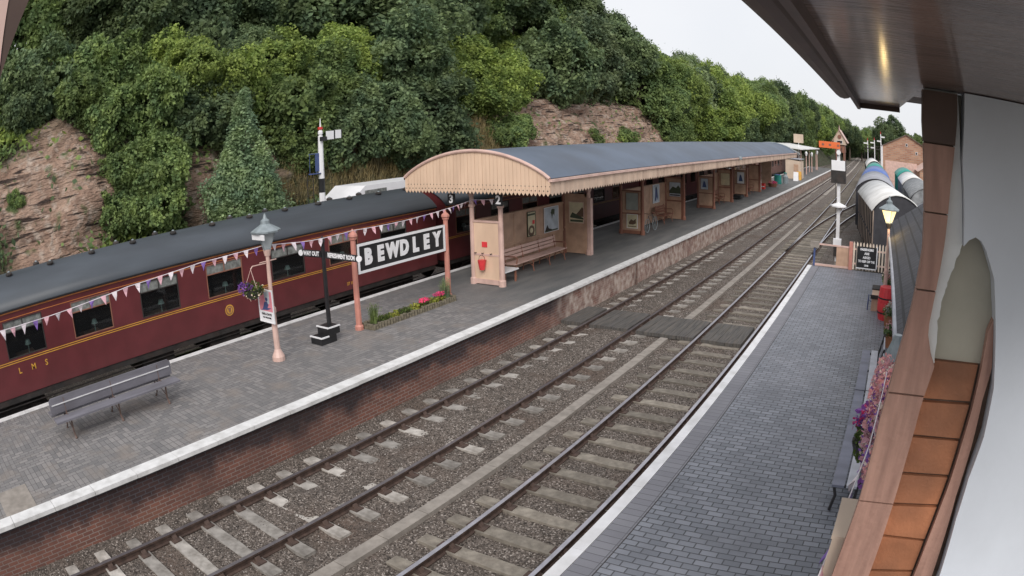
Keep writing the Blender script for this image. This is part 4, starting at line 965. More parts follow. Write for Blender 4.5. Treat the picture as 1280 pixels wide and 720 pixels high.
MT['whitecord'] = M('white_cord', (.72, .66, .70), .6); MT['flagwhite'] = M('white_pennant', (.74, .66, .70), .7, .08, 20); MT['flagpink'] = M('pink_pennant', (.72, .42, .48), .7, .1, 20); MT['flagpurple'] = M('purple_pennant', (.24, .14, .45), .7, .1, 20)
b.build('cord', 'whitecord', t)
def flags(AN, t, step, w_, h, seed, cols):
    g_ = random.Random(seed); tot = 0; s = 0.0; i = 0; last = None; acc = 0
    while s < len(AN) - 1:
        p = pathpt(AN, s); q = pathpt(AN, min(s + .01, len(AN) - 1.0)); sp = max((q - p).length / .01, .01)
        d = (q - p).normalized() if (q - p).length > 0 else Vector((0, 1, 0))
        b = MB(); sw = Vector((g_.uniform(-.05, .07), g_.uniform(-.04, .04), 0)); e = p + d * w_; tip = p + d * w_ / 2 + sw - Vector((0, 0, h * g_.uniform(.85, 1.1)))
        m1 = (p + tip) / 2 + Vector((g_.uniform(-.03, .03), 0, 0)); m2 = (e + tip) / 2 + Vector((g_.uniform(-.03, .03), 0, 0)); k = Vector((.003, 0, 0))
        b.add([p + k, e + k, m2 + k, m1 + k, tip + k, p - k, e - k, m2 - k, m1 - k, tip - k], [(0, 1, 2, 3), (3, 2, 4), (8, 7, 6, 5), (9, 7, 8)])
        b.build('flag', cols[i % len(cols)], t); i += 1; s += step / sp
flags(AN, t, .30, .15, .19, 3, ['flagwhite', 'flagpink', 'flagwhite', 'flagpurple', 'flagpink'])

# ================================================================== signals
t = thing('semaphore_signal', 'white semaphore signal with a white arm standing behind the train against the trees', 'railway signal', (-20, 17.2, -.25), world=True)
b = MB(); b.sq([(.13, 0), (.13, 3.0)], (-20, 17.2, -.25), n=8); b.sq([(.12, 4.75), (.10, 6.25)], (-20, 17.2, -.25), n=8); b.sq([(.13, 3.0), (.125, 4.0)], (-20, 17.2, -.25), n=8); b.mat(1).sq([(.13, 4.0), (.13, 4.55)], (-20, 17.2, -.25), n=8); b.mat(0).sq([(.125, 4.55), (.12, 4.75)], (-20, 17.2, -.25), n=8); b.build('post', ['whiteclean', 'black'], t)
b = MB(); b.sq([(.05, 6.25), (.10, 6.32), (.10, 6.42), (.04, 6.5), (.012, 6.95)], (-20, 17.2, -.25), n=8); b.mat(1).sq([(.105, 6.5), (.105, 6.6)], (-20, 17.2, -.25), n=8); b.build('finial', ['whiteclean', 'red'], t)
b = MB(); b.box(-19.86, -19.83, 17.38, 17.78, 5.82, 6.16); b.box(-19.86, -19.83, 17.86, 18.18, 5.84, 6.18); b.mat(1).box(-19.862, -19.832, 17.78, 17.86, 5.82, 6.17); b.box(-19.87, -19.80, 17.05, 17.38, 5.78, 5.95); b.box(-19.862, -19.832, 18.18, 18.22, 5.84, 6.18); b.build('arm', ['whiteclean', 'black'], t)
b = MB(); b.box(-20.1, -19.9, 16.6, 17.1, 4.5, 4.54); b.tube([(-20, 16.55, 5.3), (-20, 17.1, 5.3)], .02, 5); b.tube([(-20, 16.6, 4.5), (-20, 16.6, 5.3)], .012, 5); b.tube([(-20, 16.95, 4.5), (-20, 16.95, 5.3)], .012, 5); b.box(-20.02, -19.98, 16.9, 17.1, 4.6, 5.3); b.build('platform', 'inkblue', t)
b = MB()
for y in (16.45, 16.75): b.tube([(-20, y, -.25), (-20, y, 4.5)], .018, 5)
for k in range(15): b.tube([(-20, 16.45, .1 + .3 * k), (-20, 16.75, .1 + .3 * k)], .01, 4)
b.build('ladder', 'iron_dark', t)

SX, SY = -2.28, 30.6
t = thing('semaphore_signal', 'tall white signal post with round collar and orange arm beyond the right platform', 'railway signal', (SX, SY, -.25), world=True)
b = MB(); b.sq([(.125, .5), (.115, 3.9), (.10, 5.85), (.02, 5.95)], (SX, SY, -.25), n=4); b.build('post', 'white', t)
b = MB(); b.sq([(.2, 0), (.2, .2), (.15, .3), (.15, .5)], (SX, SY, -.25), n=8); b.build('foot', 'trough', t)
b = MB(); b.box(SX - .36, SX + .36, SY - .25, SY + .2, 4.45, 4.90); b.build('signal_box_front', 'whiteclean', t)
b = MB(); b.box(SX - .38, SX + .38, SY - .26, SY + .22, 3.86, 4.45); b.box(SX - .38, SX - .35, SY - .26, SY + .22, 4.45, 4.92); b.box(SX + .36, SX + .39, SY - .26, SY + .22, 4.45, 4.92); b.build('signal_housing', 'soot', t)
b = MB(); b.sq([(.06, 2.92), (.42, 3.02), (.42, 3.08), (.1, 3.2), (.08, 3.25)], (SX, SY, -.25), n=10); b.build('collar', 'whiteclean', t)
b = MB(); b.box(SX - .21, SX + .21, SY - .25, SY + .1, 1.02, 1.3); b.build('lever_cover', 'whiteclean', t)
b = MB(); b.box(SX - .18, SX + .2, SY - .2, SY + .05, .5, .95); b.tube([(SX + .05, SY - .2, .3), (SX + .05, SY - .2, 1.0)], .03, 6); b.build('balance_weight', 'soot', t)
b = MB(); b.box(SX - .98, SX + .10, SY - .17, SY - .145, 5.44, 5.74); b.mat(1)
for x in (-.78, -.42, -.0): b.prism([(SX + x - .06, 5.54), (SX + x + .06, 5.54), (SX + x + .07, 5.62), (SX + x, 5.65), (SX + x - .05, 5.63)], SY - .175, SY - .171)
b.build('arm', ['orange', 'brownpaint'], t)
b = MB(); b.tube([(SX + .02, SY - .2, 5.28), (SX + .02, SY - .15, 5.28)], .11, 16); b.build('disc', 'whiteclean', t)
b = MB(); b.tube([(SX - .05, SY - .12, 5.1), (SX + .16, SY - .12, 5.5), (SX + .16, SY - .12, 4.9)], .02, 5); b.tube([(SX - .16, SY, .3), (SX - .16, SY, 5.5)], .012, 5); b.build('rods', 'black', t)

# ================================================================== end fence of the right platform
t = thing('picket_fence', 'cream picket fence across the end of the right platform', 'fence', (-.4, 25.85, .83), world=True)
x = -1.2
b = MB(); b.box(-1.25, 1.1, 25.86, 25.9, 1.05, 1.12); b.box(-1.25, 1.1, 25.86, 25.9, 1.62, 1.69); b.build('rails', 'pinkcream', t)
i = 0
while x < 1.05: b = MB(); b.prism([(x, .86), (x + .07, .86), (x + .07, 1.88), (x + .035, 1.96), (x, 1.88)], 25.83, 25.857); b.build('picket', 'picketpaint', t); x += .145
t = thing('warning_board', 'black notice board with five rows of white lettering fixed to the picket fence', 'notice board', (-.58, 25.75, .95), world=True)
b = MB(); b.box(-1.02, -.12, 25.77, 25.80, .98, 1.80); b.build('board', 'black', t)
b = MB(); b.box(-.14, -.10, 25.75, 25.80, .93, 1.84); b.box(-1.04, -.10, 25.75, 25.80, .93, .97); b.build('edging', 'whiteclean', t)
b = MB()
for k, (s_, sz, sx) in enumerate((('PASSENGERS', .125, .85), ('ARE', .125, 1), ('ASKED', .125, .9), ('TO KEEP OFF THE', .125, .74), ('LINE', .09, 1))): put_text(b, s_, sz, (-.58, 25.765, 1.69 - .155 * k), (1, 0, 0), (0, 0, 1), .003, .006, sx)
b.build('lettering', 'whiteclean', t)
t = thing('platform_gate', 'low brown panel gate with thin rails between the white signal and the picket fence', 'gate', (-2, 25.9, .83), world=True)
b = MB(); b.box(-1.38, -1.22, 25.82, 25.95, .7, 1.92); b.build('post', 'salmon', t); b = MB(); b.box(-2.96, -2.88, 25.86, 25.94, .7, 1.75); b.build('post', 'inkblue', t)
b = MB(); b.box(-3.0, -1.38, 25.88, 25.93, 1.66, 1.72); b.box(-2.88, -1.38, 25.88, 25.93, .84, .92); b.build('rails', 'pinkcream', t)
b = MB(); b.box(-1.95, -1.38, 25.9, 25.92, .92, 1.66); b.build('panel', 'tanpanel', t)
b = MB(); b.box(-3.1, -2.72, 25.8, 25.95, 1.55, 1.78); b.build('end_box', 'trough', t)

# ================================================================== right platform furniture
WB = 'grey slatted benches against the station wall'
def wall_bench(L_):
    t = thing('bench', None, 'bench'); b = MB()
    b.box(-L_ / 2, L_ / 2, -.33, -.13, .42, .46); b.build('seat_plank', 'lilacplank', t)
    b = MB(); b.box(-L_ / 2, L_ / 2, -.10, .07, .43, .47); b.build('seat_plank', 'whiteish', t)
    b = MB(); b.box(-L_ / 2, L_ / 2, .14, .17, .55, .66); b.build('backrest_slat', 'benchtop', t); b = MB(); b.box(-L_ / 2, L_ / 2, .18, .21, .72, .83); b.build('backrest_slat', 'whiteish', t)
    for s in (-1, 0, 1):
        x = s * (L_ / 2 - .08); b = MB(); b.tube([(x, -.28, 0), (x, -.24, .25), (x, -.30, .42)], .025, 6); b.tube([(x, .08, 0), (x, .08, .4), (x, .2, .9)], .025, 6); b.tube([(x, -.30, .41), (x, .1, .41)], .025, 6); b.build('leg', 'iron_dark', t)
    return t
MT['lilacplank'] = M('lilac_grey_plank', (.20, .21, .27), .6, .15, 4, .2, 30, (.12, .12, .15), .6, stretch=(1, .3, 1))
MT['whiteish'] = M('pale_lilac_slat', (.50, .51, .57), .55, .1, 4, dirt=(.3, .3, .33), dirtamt=.5)  # paler slat colour, set against the darker front plank
wb = wall_bench(3.7)
place(wb, True, (.14, 9.85, .83), -PI / 2, 'grey and white plank bench with flowers hanging over its near end', WB)
wb2 = wall_bench(2.5); place(wb2, True, (.14, 13.0, .83), -PI / 2, 'shorter grey and white plank bench nearer the red water butt', WB)
# potted plants, red butt, small chest
def planter(x, y, z, label, pot, r, h, specs, seed):
    t = thing('flower_pot', label, 'flower pot', (x, y, z), world=True, group=None)
    b = MB(); b.sq([(r * .75, 0), (r, h), (r * .9, h + .01)], (x, y, z), n=14); b.build('pot', pot, t)
    for i, (nm, mt, dz, rr, n, s) in enumerate(specs): leafpart(nm, mt, t, (x, y, z + h + dz), rr, n, s, seed + i)
    return t
sp = lambda a: [('foliage', 'leaf1', .12, (.26, .26, .2), 260, .05), ('flowers', a, .2, (.24, .24, .2), 110, .04)]
planter(.40, 22.9, .83, 'pot of pale flowers by the foot of the fence, farthest from the benches', 'terracotta', .2, .32, sp('whitefl'), 40)
planter(.45, 21.4, .83, 'tall pot of pale pink flowers beside the lit lamp post', 'trough', .22, .45, sp('palepink'), 44)
planter(.50, 18.2, .83, 'pot of cream flowers just behind the red water butt', 'terracotta', .2, .3, sp('whitefl'), 48)
planter(.58, 16.2, .83, 'pot of pink flowers between the red water butt and the bench', 'terracotta', .2, .3, sp('palepink'), 52)
planter(.45, 20.4, .83, 'small pot of purple flowers by the lit lamp post', 'terracotta', .16, .28, sp('purplefl'), 56)
t = thing('water_butt', 'bright red barrel standing against the wall behind the lamp post', 'barrel', (.42, 18.9, .83), world=True)
b = MB(); b.sq([(.24, 0), (.30, .3), (.30, .6), (.25, .95)], (.36, 18.9, .83), n=16); b.build('barrel', 'redglow', t); b = MB(); b.sq([(.30, .2), (.30, .24)], (.36, 18.9, .83), n=16); b.sq([(.305, .62), (.305, .66)], (.36, 18.9, .83), n=16); b.build('hoops', 'black', t)
t = thing('tool_chest', 'small open wooden chest with a dark lid in front of the red barrel', 'chest', (.02, 20.3, .83), world=True)
b = MB(); b.box(-.16, .18, 19.7, 20.5, .83, 1.3); b.build('chest', 'tanpanel', t); b = MB(); b.box(-.18, .2, 20.5, 21.1, 1.30, 1.34); b.box(-.2, .2, 19.66, 19.7, 1.2, 1.32); b.build('lid', 'soot', t)
for y in (19.75, 20.45): b = MB(); b.tube([(-.16, y, 1.1), (-.28, y, 1.15), (-.28, y, .83)], .02, 5); b.build('handle', 'inkblue', t)
t = thing('hanging_basket', 'basket of purple and magenta flowers hanging over the near wall bench', 'hanging basket', (.12, 5.6, 3.1), world=True)
b = MB(); b.sq([(.06, -.2), (.16, -.1), (.2, 0)], (.17, 5.6, 3.12), n=12); b.build('basket', 'iron_dark', t)
leafpart('foliage', 'green', t, (.17, 5.55, 3.15), (.20, .32, .2), 420, .035, 60); leafpart('purple_flowers', 'purplefl', t, (.10, 5.85, 3.25), (.16, .25, .14), 150, .035, 61); leafpart('magenta_flowers', 'pinkfl', t, (.08, 5.8, 3.25), (.16, .25, .14), 70, .03, 62); leafpart('white_flowers', 'whitefl', t, (.17, 5.3, 3.15), (.16, .25, .14), 40, .035, 63)
b = MB(); b.tube([(.17, 5.6, 3.3), (.4, 5.6, 3.5), (.7, 5.6, 3.5)], .015, 5); b.build('bracket', 'iron_dark', t)
t = thing('window_box', 'long window box of pale pink and white flowers beside the red-brown board', 'window box', (.35, 5.9, 3.3), world=True)
b = MB(); b.box(.26, .42, 4.2, 7.3, 3.0, 3.2); b.build('box', 'iron', t)
leafpart('foliage', 'green', t, (.30, 5.8, 3.27), (.15, 1.6, .14), 500, .035, 70); leafpart('pink_flowers', 'palepink', t, (.24, 5.9, 3.32), (.19, 1.7, .20), 1800, .032, 71); leafpart('white_flowers', 'whitefl', t, (.24, 5.9, 3.32), (.19, 1.6, .20), 420, .03, 72); leafpart('purple_flowers', 'purplefl', t, (.22, 5.6, 3.32), (.18, 1.5, .2), 300, .03, 73)
t = thing('bunting', 'string of small pink and white pennants close below the camera beside the cream post', 'bunting', (.0, 3.5, 3.6), world=True)
AN2 = [(-.05, 2.2, 3.1), (.01, 3.05, 3.45), (.06, 3.8, 3.52), (.14, 4.6, 3.55), (.24, 6.5, 3.5)]
b = MB(); b.tube([pathpt(AN2, i / 2) for i in range(9)], .006, 5); b.build('cord', 'whitecord', t); flags(AN2, t, .22, .09, .12, 5, ['flagwhite', 'flagpink', 'flagpurple'])

# ================================================================== station building the camera hangs on
st = thing('station_building', 'brick and white-painted station building whose wall, board and eaves frame the right side', 'building', (.9, 5, 0), world=True)
b = MB(); b.box(.75, 6, 3.12, 8.5, .8, 6.2); b.box(.75, 6, 8.5, 24, .8, 3.2);  b.build('wall', 'whitewall', st)
B_OUT = [(.262, 7.0), (0.235, 6.068), (0.22, 5.88), (0.229, 5.301), (0.198, 5.039), (0.15, 4.765), (0.117, 4.474), (0.111, 4.016), (0.092, 3.643), (0.085, 3.2), (.08, 2.6)]
B_IN = [(.45, 7.0), (0.43, 6.093), (0.413, 5.904), (0.368, 5.607), (0.347, 5.35), (0.31, 5.051), (0.3, 4.936), (0.339, 4.823), (0.371, 4.779), (0.335, 4.581), (0.322, 4.275), (0.32, 3.937), (0.322, 3.501), (.32, 2.6)]
clipz = lambda P: [(x, min(z, 6.02)) for x, z in P]
def polyprism(poly, y0, y1, name, mat, parent):
    """thick slab with a possibly concave outline, triangulated"""
    from mathutils.geometry import tessellate_polygon
    tri = tessellate_polygon([[Vector((x, z, 0)) for x, z in poly]]); n = len(poly); b = MB()
    vs = [(x, y0, z) for x, z in poly] + [(x, y1, z) for x, z in poly]
    b.add(vs, [tuple(t_) for t_ in tri] + [tuple(i + n for i in reversed(t_)) for t_ in tri] + [(i, (i + 1) % n, n + (i + 1) % n, n + i) for i in range(n)])
    return b.build(name, mat, parent)
def xat(P, z):
    Q = sorted(P, key=lambda p: p[1]); return float(np.interp(z, [q[1] for q in Q], [q[0] for q in Q]))
JZ = [6.02, 5.78, 5.47, 5.12, 4.62, 4.02, 3.35, 2.6]
for k in range(len(JZ) - 1):
    zt, zb = JZ[k] - (.004 if k else 0), JZ[k + 1] + .004
    zz = [zt - (zt - zb) * i / 10 for i in range(11)]; o_ = random.uniform(0, .006)
    polyprism([(xat(B_OUT, z), z) for z in zz] + [(xat(B_IN, z), z) for z in reversed(zz)], 2.95 - o_, 3.04, 'board_section', 'darkbrown' if k == 0 else 'boardwood', st)
polyprism([(xat(B_OUT, z) + .006, z) for z in np.linspace(6.02, 2.6, 40)] + [(xat(B_IN, z) - .006, z) for z in np.linspace(2.6, 6.02, 40)], 2.962, 3.035, 'board_core', 'terrajoint', st)
SLIV = [(0.43, 6.03), (0.429, 5.723), (0.449, 5.343), (0.406, 5.21), (0.371, 5.113), (0.353, 4.979), (0.371, 4.779)]
jag = []
for i in range(len(SLIV) - 1):
    for k in range(6 if i > 1 else 1):
        f = k / 6; jag.append((SLIV[i][0] + (SLIV[i + 1][0] - SLIV[i][0]) * f + (random.uniform(-.006, .006) if i > 1 else 0), SLIV[i][1] + (SLIV[i + 1][1] - SLIV[i][1]) * f))
polyprism([(.25, 6.03)] + jag + [SLIV[-1], (.30, 4.70), (.25, 4.9)], 2.985, 3.06, 'white_edge', 'whitesliver', st)
RW = [(0.463, 6.03), (0.433, 5.723), (0.453, 5.343), (0.48, 5.373), (0.517, 5.391), (0.552, 5.377), (0.584, 5.34), (0.647, 5.218), (0.69, 5.014), (0.752, 4.702), (0.764, 4.448), (0.744, 4.22), (0.752, 3.975), (0.80, 3.544), (.82, 2.6), (2.7, 2.6), (2.7, 6.03)]
polyprism(RW, 2.93, 3.06, 'white_wall_face', 'whitewall', st)
polyprism([(.25, 6.03), (.9, 6.03), (.9, 4.775), (.25, 4.775)], 3.07, 3.12, 'arched_recess', 'beige', st)
TLs = [(0.30, 4.779), (0.30, 4.565), (0.30, 4.371), (0.30, 4.155), (0.30, 3.964), (0.30, 3.759), (0.30, 3.506), (.3, 3.2)]
TRs = [(0.660, 4.782), (0.655, 4.576), (0.645, 4.375), (0.64, 4.163), (0.63, 3.98), (0.624, 3.752), (0.626, 3.528), (.63, 3.2)]
for i in range(7):
    a, c, d, e = TLs[i], TRs[i], TRs[i + 1], TLs[i + 1]; g_ = .009; k = random.uniform(0, .006)
    polyprism([(a[0], a[1] - g_), (c[0] - .012, c[1] - g_), (d[0] - .012, d[1] + g_), (e[0], e[1] + g_)], 3.045 - k, 3.09, 'terracotta_block', 'terracotta', st)
polyprism([(.25, 4.775), (.9, 4.775), (.9, 2.6), (.25, 2.6)], 3.07, 3.12, 'joint_backing', 'terrajoint', st)
SR = [(0.69, 5.014), (0.731, 4.781), (0.713, 4.615), (0.718, 4.356), (0.715, 4.073), (0.74, 3.762), (0.758, 3.539), (.77, 2.6)]
polyprism([(.665, 4.95)] + SR + [(.632, 2.6)] + [(x + .005, z) for x, z in reversed(TRs)], 3.0, 3.065, 'red_brown_strip', 'boardwood', st)
# eaves
b = MB(); b.prism([(-.16, .9), (2.0, .9), (2.0, 3.6), (.22, 3.6), (.165, 4.72), (-.16, 4.72)], 6.035, 6.075, 'z')
b.build('soffit', 'soffit', st)
b = MB(); b.box(-.185, -.16, .9, 4.76, 5.99, 6.12); b.prism([(-.16, 4.72), (.165, 4.72), (.165, 4.76), (-.16, 4.76)], 6.0, 6.14, 'z'); b.build('fascia', 'darkbrown', st)
b = MB(); n = 8
prof = [(-.27 + .085 * math.cos(PI + PI * i / n), 6.12 + .085 * math.sin(PI + PI * i / n)) for i in range(n + 1)]
vs = []
for y in (.9, 4.45): vs += [(x, y, z) for x, z in prof] 
for y in (.9, 4.45): vs += [(x * 1 + (-.27 - x) * .1, y, z + .008) for x, z in prof]
m_ = n + 1
b.add(vs, [(i, i + 1, m_ + i + 1, m_ + i) for i in range(n)] + [(2 * m_ + i, 3 * m_ + i, 3 * m_ + i + 1, 2 * m_ + i + 1) for i in range(n)] + [(m_ + i, m_ + i + 1, 3 * m_ + i + 1, 3 * m_ + i) for i in range(n)] + [(0, m_, 3 * m_, 2 * m_), (n, 2 * m_ + n, 3 * m_ + n, m_ + n)])
b.build('gutter', 'darkbrown', st)
b = MB()
y = .9
while y < 4.7: b.box(-.40, 2.0, y, y + .27, 6.16 + .0, 6.175); b.box(-.42 + random.uniform(-.02, .02), 0, y + .01, y + .26, 6.178, 6.19); y += .28
b.build('roof_tiles', 'rooftile', st)
b = MB(); b.box(-.16, 2.0, .9, 4.7, 6.08, 6.155); b.build('roof_boarding', 'darkbrown', st)
b = MB(); b.box(.78, 2.7, 2.95, 3.1, 6.02, 6.035); b.build('cornice', 'darkbrown', st)
b = MB(); b.box(.02, .25, 3.07, 3.5, 2.6, 3.68); b.box(.01, .25, 3.065, 3.51, 3.68, 3.70); b.build('cream_window_hood', 'creamwall', st)
# slate roof of the lower range
b = MB(); vs = [(.42, 8.6, 3.12), (.30, 23.0, 3.12), (4.3, 23.0, 5.6), (4.4, 8.6, 5.6)]
b.add(vs + [(x, y, z - .08) for x, y, z in vs], [(0, 1, 2, 3), (7, 6, 5, 4), (0, 4, 5, 1), (1, 5, 6, 2), (2, 6, 7, 3), (3, 7, 4, 0)]); b.build('slate_roof', 'slate', st)
b = MB(); b.tube([(.40, 8.5, 3.08), (.28, 23.1, 3.08)], .05, 8); b.build('slate_roof_gutter', 'inkgrey' if 'inkgrey' in MT else 'greyroof', st)
t = thing('timber_bracket', 'pale and dark brown timber bracket in the top left corner close to the camera', 'bracket', (-1.0, .1, 6), world=True)
b = MB(); b.prism([(.02, 5.80), (.146, 5.80), (.149, 6.2), (.02, 6.2)], -1.05, -1.0, 'x'); b.build('pale_board', 'pinkcream', t)
b = MB(); b.prism([(.1495, 5.91), (.157, 5.935), (.178, 6.0), (.192, 6.04), (.20, 6.2), (.1495, 6.2)], -1.04, -1.002, 'x'); b.build('dark_board', 'darkbrown', t)

# ================================================================== wagons in the sidings on the right
def van(xf_, yf, xb, yb, label, sidemat, roofmat, endmat, ze=3.05, zt=3.75, hw=1.2, group='wagons in the sidings beyond the picket fence'):
    L_ = math.hypot(xb - xf_, yb - yf); ang = math.atan2(-(xb - xf_), yb - yf)
    t = thing('railway_wagon', label, 'railway wagon', (xf_, yf, 0), ang, group)
    b = MB(); b.box(-hw, -hw + .05, 0, L_, .95, ze); b.box(hw - .05, hw, 0, L_, .95, ze); b.build('side', sidemat, t)
    b = MB(); b.prism([(-hw + .05, .95), (hw - .05, .95), (hw - .05, ze)] + [(p, q) for p, q in reversed(arcpts(-hw + .05, hw - .05, ze, zt - .06))], .02, .07); b.prism([(-hw + .05, .95), (hw - .05, .95), (hw - .05, ze)] + [(p, q) for p, q in reversed(arcpts(-hw + .05, hw - .05, ze, zt - .06))], L_ - .07, L_ - .02); b.build('end', endmat, t)
    ap = arcpts(-hw - .06, hw + .06, ze, zt, 16); n = len(ap); b = MB(); vs = []
    for o_ in (0, -.05):
        for y in (-.05, L_ + .05): vs += [(p, y, q + o_) for p, q in ap]
    b.add(vs, [(i, i + 1, n + i + 1, n + i) for i in range(n - 1)] + [(2 * n + i, 3 * n + i, 3 * n + i + 1, 2 * n + i + 1) for i in range(n - 1)] + [(i, 2 * n + i, 2 * n + i + 1, i + 1) for i in range(n - 1)] + [(n + i, n + i + 1, 3 * n + i + 1, 3 * n + i) for i in range(n - 1)] + [(0, n, 3 * n, 2 * n), (n - 1, 3 * n - 1, 4 * n - 1, 2 * n - 1)])
    b.build('roof', roofmat, t, smooth=True)
    b = MB()
    for q in np.arange(.3, L_ - .2, 1.1): b.box(-hw - .04, -hw, q, q + .08, .95, ze - .05)
    b.box(-hw - .03, -hw, 0, L_, 1.9, 1.96); b.build('framing', endmat, t)
    b = MB(); b.box(-hw + .1, hw - .1, .1, L_ - .1, .7, .95)
    for s in (-.85, .85): b.tube([(s, -.45, .98), (s, .1, .98)], .05, 8); b.tube([(s, -.47, .98), (s, -.43, .98)], .2, 14)
    b.build('underframe', 'soot', t)
    for q in (1.3, L_ - 1.3):
        for s in (-.75, .75): b = MB(); b.tube([(s - .06, q, .46), (s + .06, q, .46)], .46, 18); b.build('wheel', 'soot', t)
    return t
van(.83, 28.0, -.28, 38.2, 'nearest siding van with bare weathered boards and an off-white curved roof', 'vanwood', 'whiteroof', 'vanend', 3.05, 3.82, 1.26)
van(-.38, 39.6, -.55, 51.0, 'grey-roofed dark van second in the row behind the off-white roof', 'vanend', 'greyroof', 'vanend', 3.15, 3.85, 1.38)
van(-.58, 52.5, -.72, 68, 'blue-sheeted wagon third in the row', 'blue', 'blue', 'blue', 3.1, 3.8, 1.35)
van(-.75, 69.5, -1.0, 84, 'teal-sheeted wagon fourth in the row', 'teal', 'teal', 'vanend')
van(-1.05, 85.5, -1.8, 104, 'distant white-roofed coach at the far end of the row', 'vanwood', 'whiteroof', 'vanend', zt=3.9)
van(3.15, 38.0, 3.1, 50.0, 'wagon sheeted in mottled grey tarpaulin beside the red-brown board', 'vanend', 'greytarp', 'greytarp')
van(3.1, 51.5, 3.0, 63, 'pale-roofed wagon between the mottled grey and teal tarpaulins', 'greytarp', 'whiteroof', 'greytarp')
van(3.0, 64.5, 2.95, 77, 'teal-topped wagon in front of the brick house', 'teal', 'teal', 'teal')
van(3.3, 27.5, 3.2, 36.5, 'low wagon sheeted in pale lilac-grey close behind the slate roof', 'greyroof', 'greyroof', 'vanend', 2.5, 3.05)

# ================================================================== houses and far structures
def house(name, label, x0, x1, y0, y1, zg, ze, za, wall, roof, wins):
    t = thing(name, label, 'building', ((x0 + x1) / 2, y0, zg), world=True); xm = (x0 + x1) / 2
    b = MB(); b.prism([(x0, zg), (x1, zg), (x1, ze), (xm, za), (x0, ze)], y0, y1); b.build('wall', wall, t)
    b = MB(); e = .35; s = (za - ze) / (xm - x0)
    for q in (-1, 1):
        xe = xm + q * (xm - x0 + e); zz = ze - e * s
        b.prism([(xm, za + .12), (xe, zz + .12), (xe, zz), (xm, za)], y0 - .3, y1 + .3)
    b.build('roof', roof, t)
    for (a, c, d, f) in wins:
        b = MB(); b.box(a, c, y0 - .05, y0 - .01, d, f); wn = b.build('window', 'whiteclean', t)
        b = MB(); b.box(a + .06, c - .06, y0 - .07, y0 - .052, d + .06, f - .06); b.build('pane', 'black', wn)
    return t
h = house('brick_house', 'large brick gable-ended building behind the sidings', .2, 9.6, 110, 135, -.3, 6.1, 8.3, 'brickhouse', 'rooftile', [(4.7, 5.1, 6.4, 6.9), (6.6, 7.0, 5.2, 5.7)])
b = MB(); b.box(.0, .2, 109.7, 109.95, -.3, 6.2); b.build('white_downpipe', 'whiteclean', h)
house('brick_cottage', 'small orange brick cottage with a pale-edged gable close to the red-brown board', 6.2, 12.2, 92, 105, -.3, 3.2, 5.0, 'brickhouse', 'pinkcream', [(7.5, 8.4, 1.2, 2.6)])
b = MB(); b.box(.6, 6.2, 100, 100.3, -.3, 3.9); tag(b.build('plastered_wall', 'pinkcream'), 'plain pink wall between the brick house and the teal-topped wagon', 'wall')
sb = house('signal_box', 'tall cream signal box gable with a spike finial in front of the far trees', -10.3, -7.7, 125, 130, 5.4, 6.3, 8.2, 'creamwall', 'pinkcream', [(-9.6, -8.4, 5.6, 6.2)])
b = MB(); b.box(-10.0, -8.0, 125.3, 129.7, 3.9, 5.4); b.box(-9.9, -9.7, 125.3, 129.7, -.3, 3.9); b.box(-8.3, -8.1, 125.3, 129.7, -.3, 3.9); b.build('base', 'brownpaint', sb)
b = MB(); b.sq([(.1, 0), (.14, .15), (.02, 1.0)], (-9.0, 124.8, 8.1), n=6); b.build('finial', 'pinkcream', sb); b = MB(); b.sq([(.35, 0), (.35, .02)], (-9.0, 124.9, 6.6), n=8); 
b = MB(); b.tube([(-9.0, 124.85, 6.9), (-9.0, 124.95, 6.9)], .4, 12); b.build('gable_roundel', 'brownpaint', sb)
def far_signal(x, y, h, label, arms):
    t = thing('semaphore_signal', label, 'railway signal', (x, y, -.2), world=True, group='distant signals over the converging tracks')
    b = MB(); b.sq([(.18, 0), (.14, h)], (x, y, -.2), n=6); b.build('post', 'whiteclean', t); b = MB(); b.sq([(.14, 0), (.02, .8)], (x, y, h - .2), n=6); b.build('finial', 'red', t)
    for zz, s in arms: b = MB(); b.box(x + min(0, s), x + max(0, s), y - .25, y - .2, zz, zz + .35); b.build('arm', 'whiteclean', t)
far_signal(-4.6, 190, 7.5, 'left post of the distant signals above the vanishing tracks', [(6.3, -1.3)])
far_signal(-2.3, 185, 7.8, 'middle post of the distant signals above the vanishing tracks', [(6.6, -1.3), (5.2, -1.2)])
far_signal(-.2, 180, 9.6, 'tallest post of the distant signals beside the round tree', [(8.4, 1.3), (7.2, -1.2)])
t = thing('signal_gantry', 'dark lattice gantry across the far tracks below the round tree', 'gantry', (-2.5, 188, 0), world=True)
b = MB(); b.box(-5.6, .4, 187.9, 188.2, 4.9, 5.2); b.box(-5.6, .4, 187.9, 188.2, 5.8, 5.95)
for k in range(12): b.tube([(-5.6 + .5 * k, 188, 5.0), (-5.1 + .5 * k, 188, 5.85)], .05, 4)
b.box(-5.6, -5.4, 187.9, 188.2, -.3, 5.9); b.box(.2, .4, 187.9, 188.2, -.3, 5.9); b.build('lattice', 'soot', t)
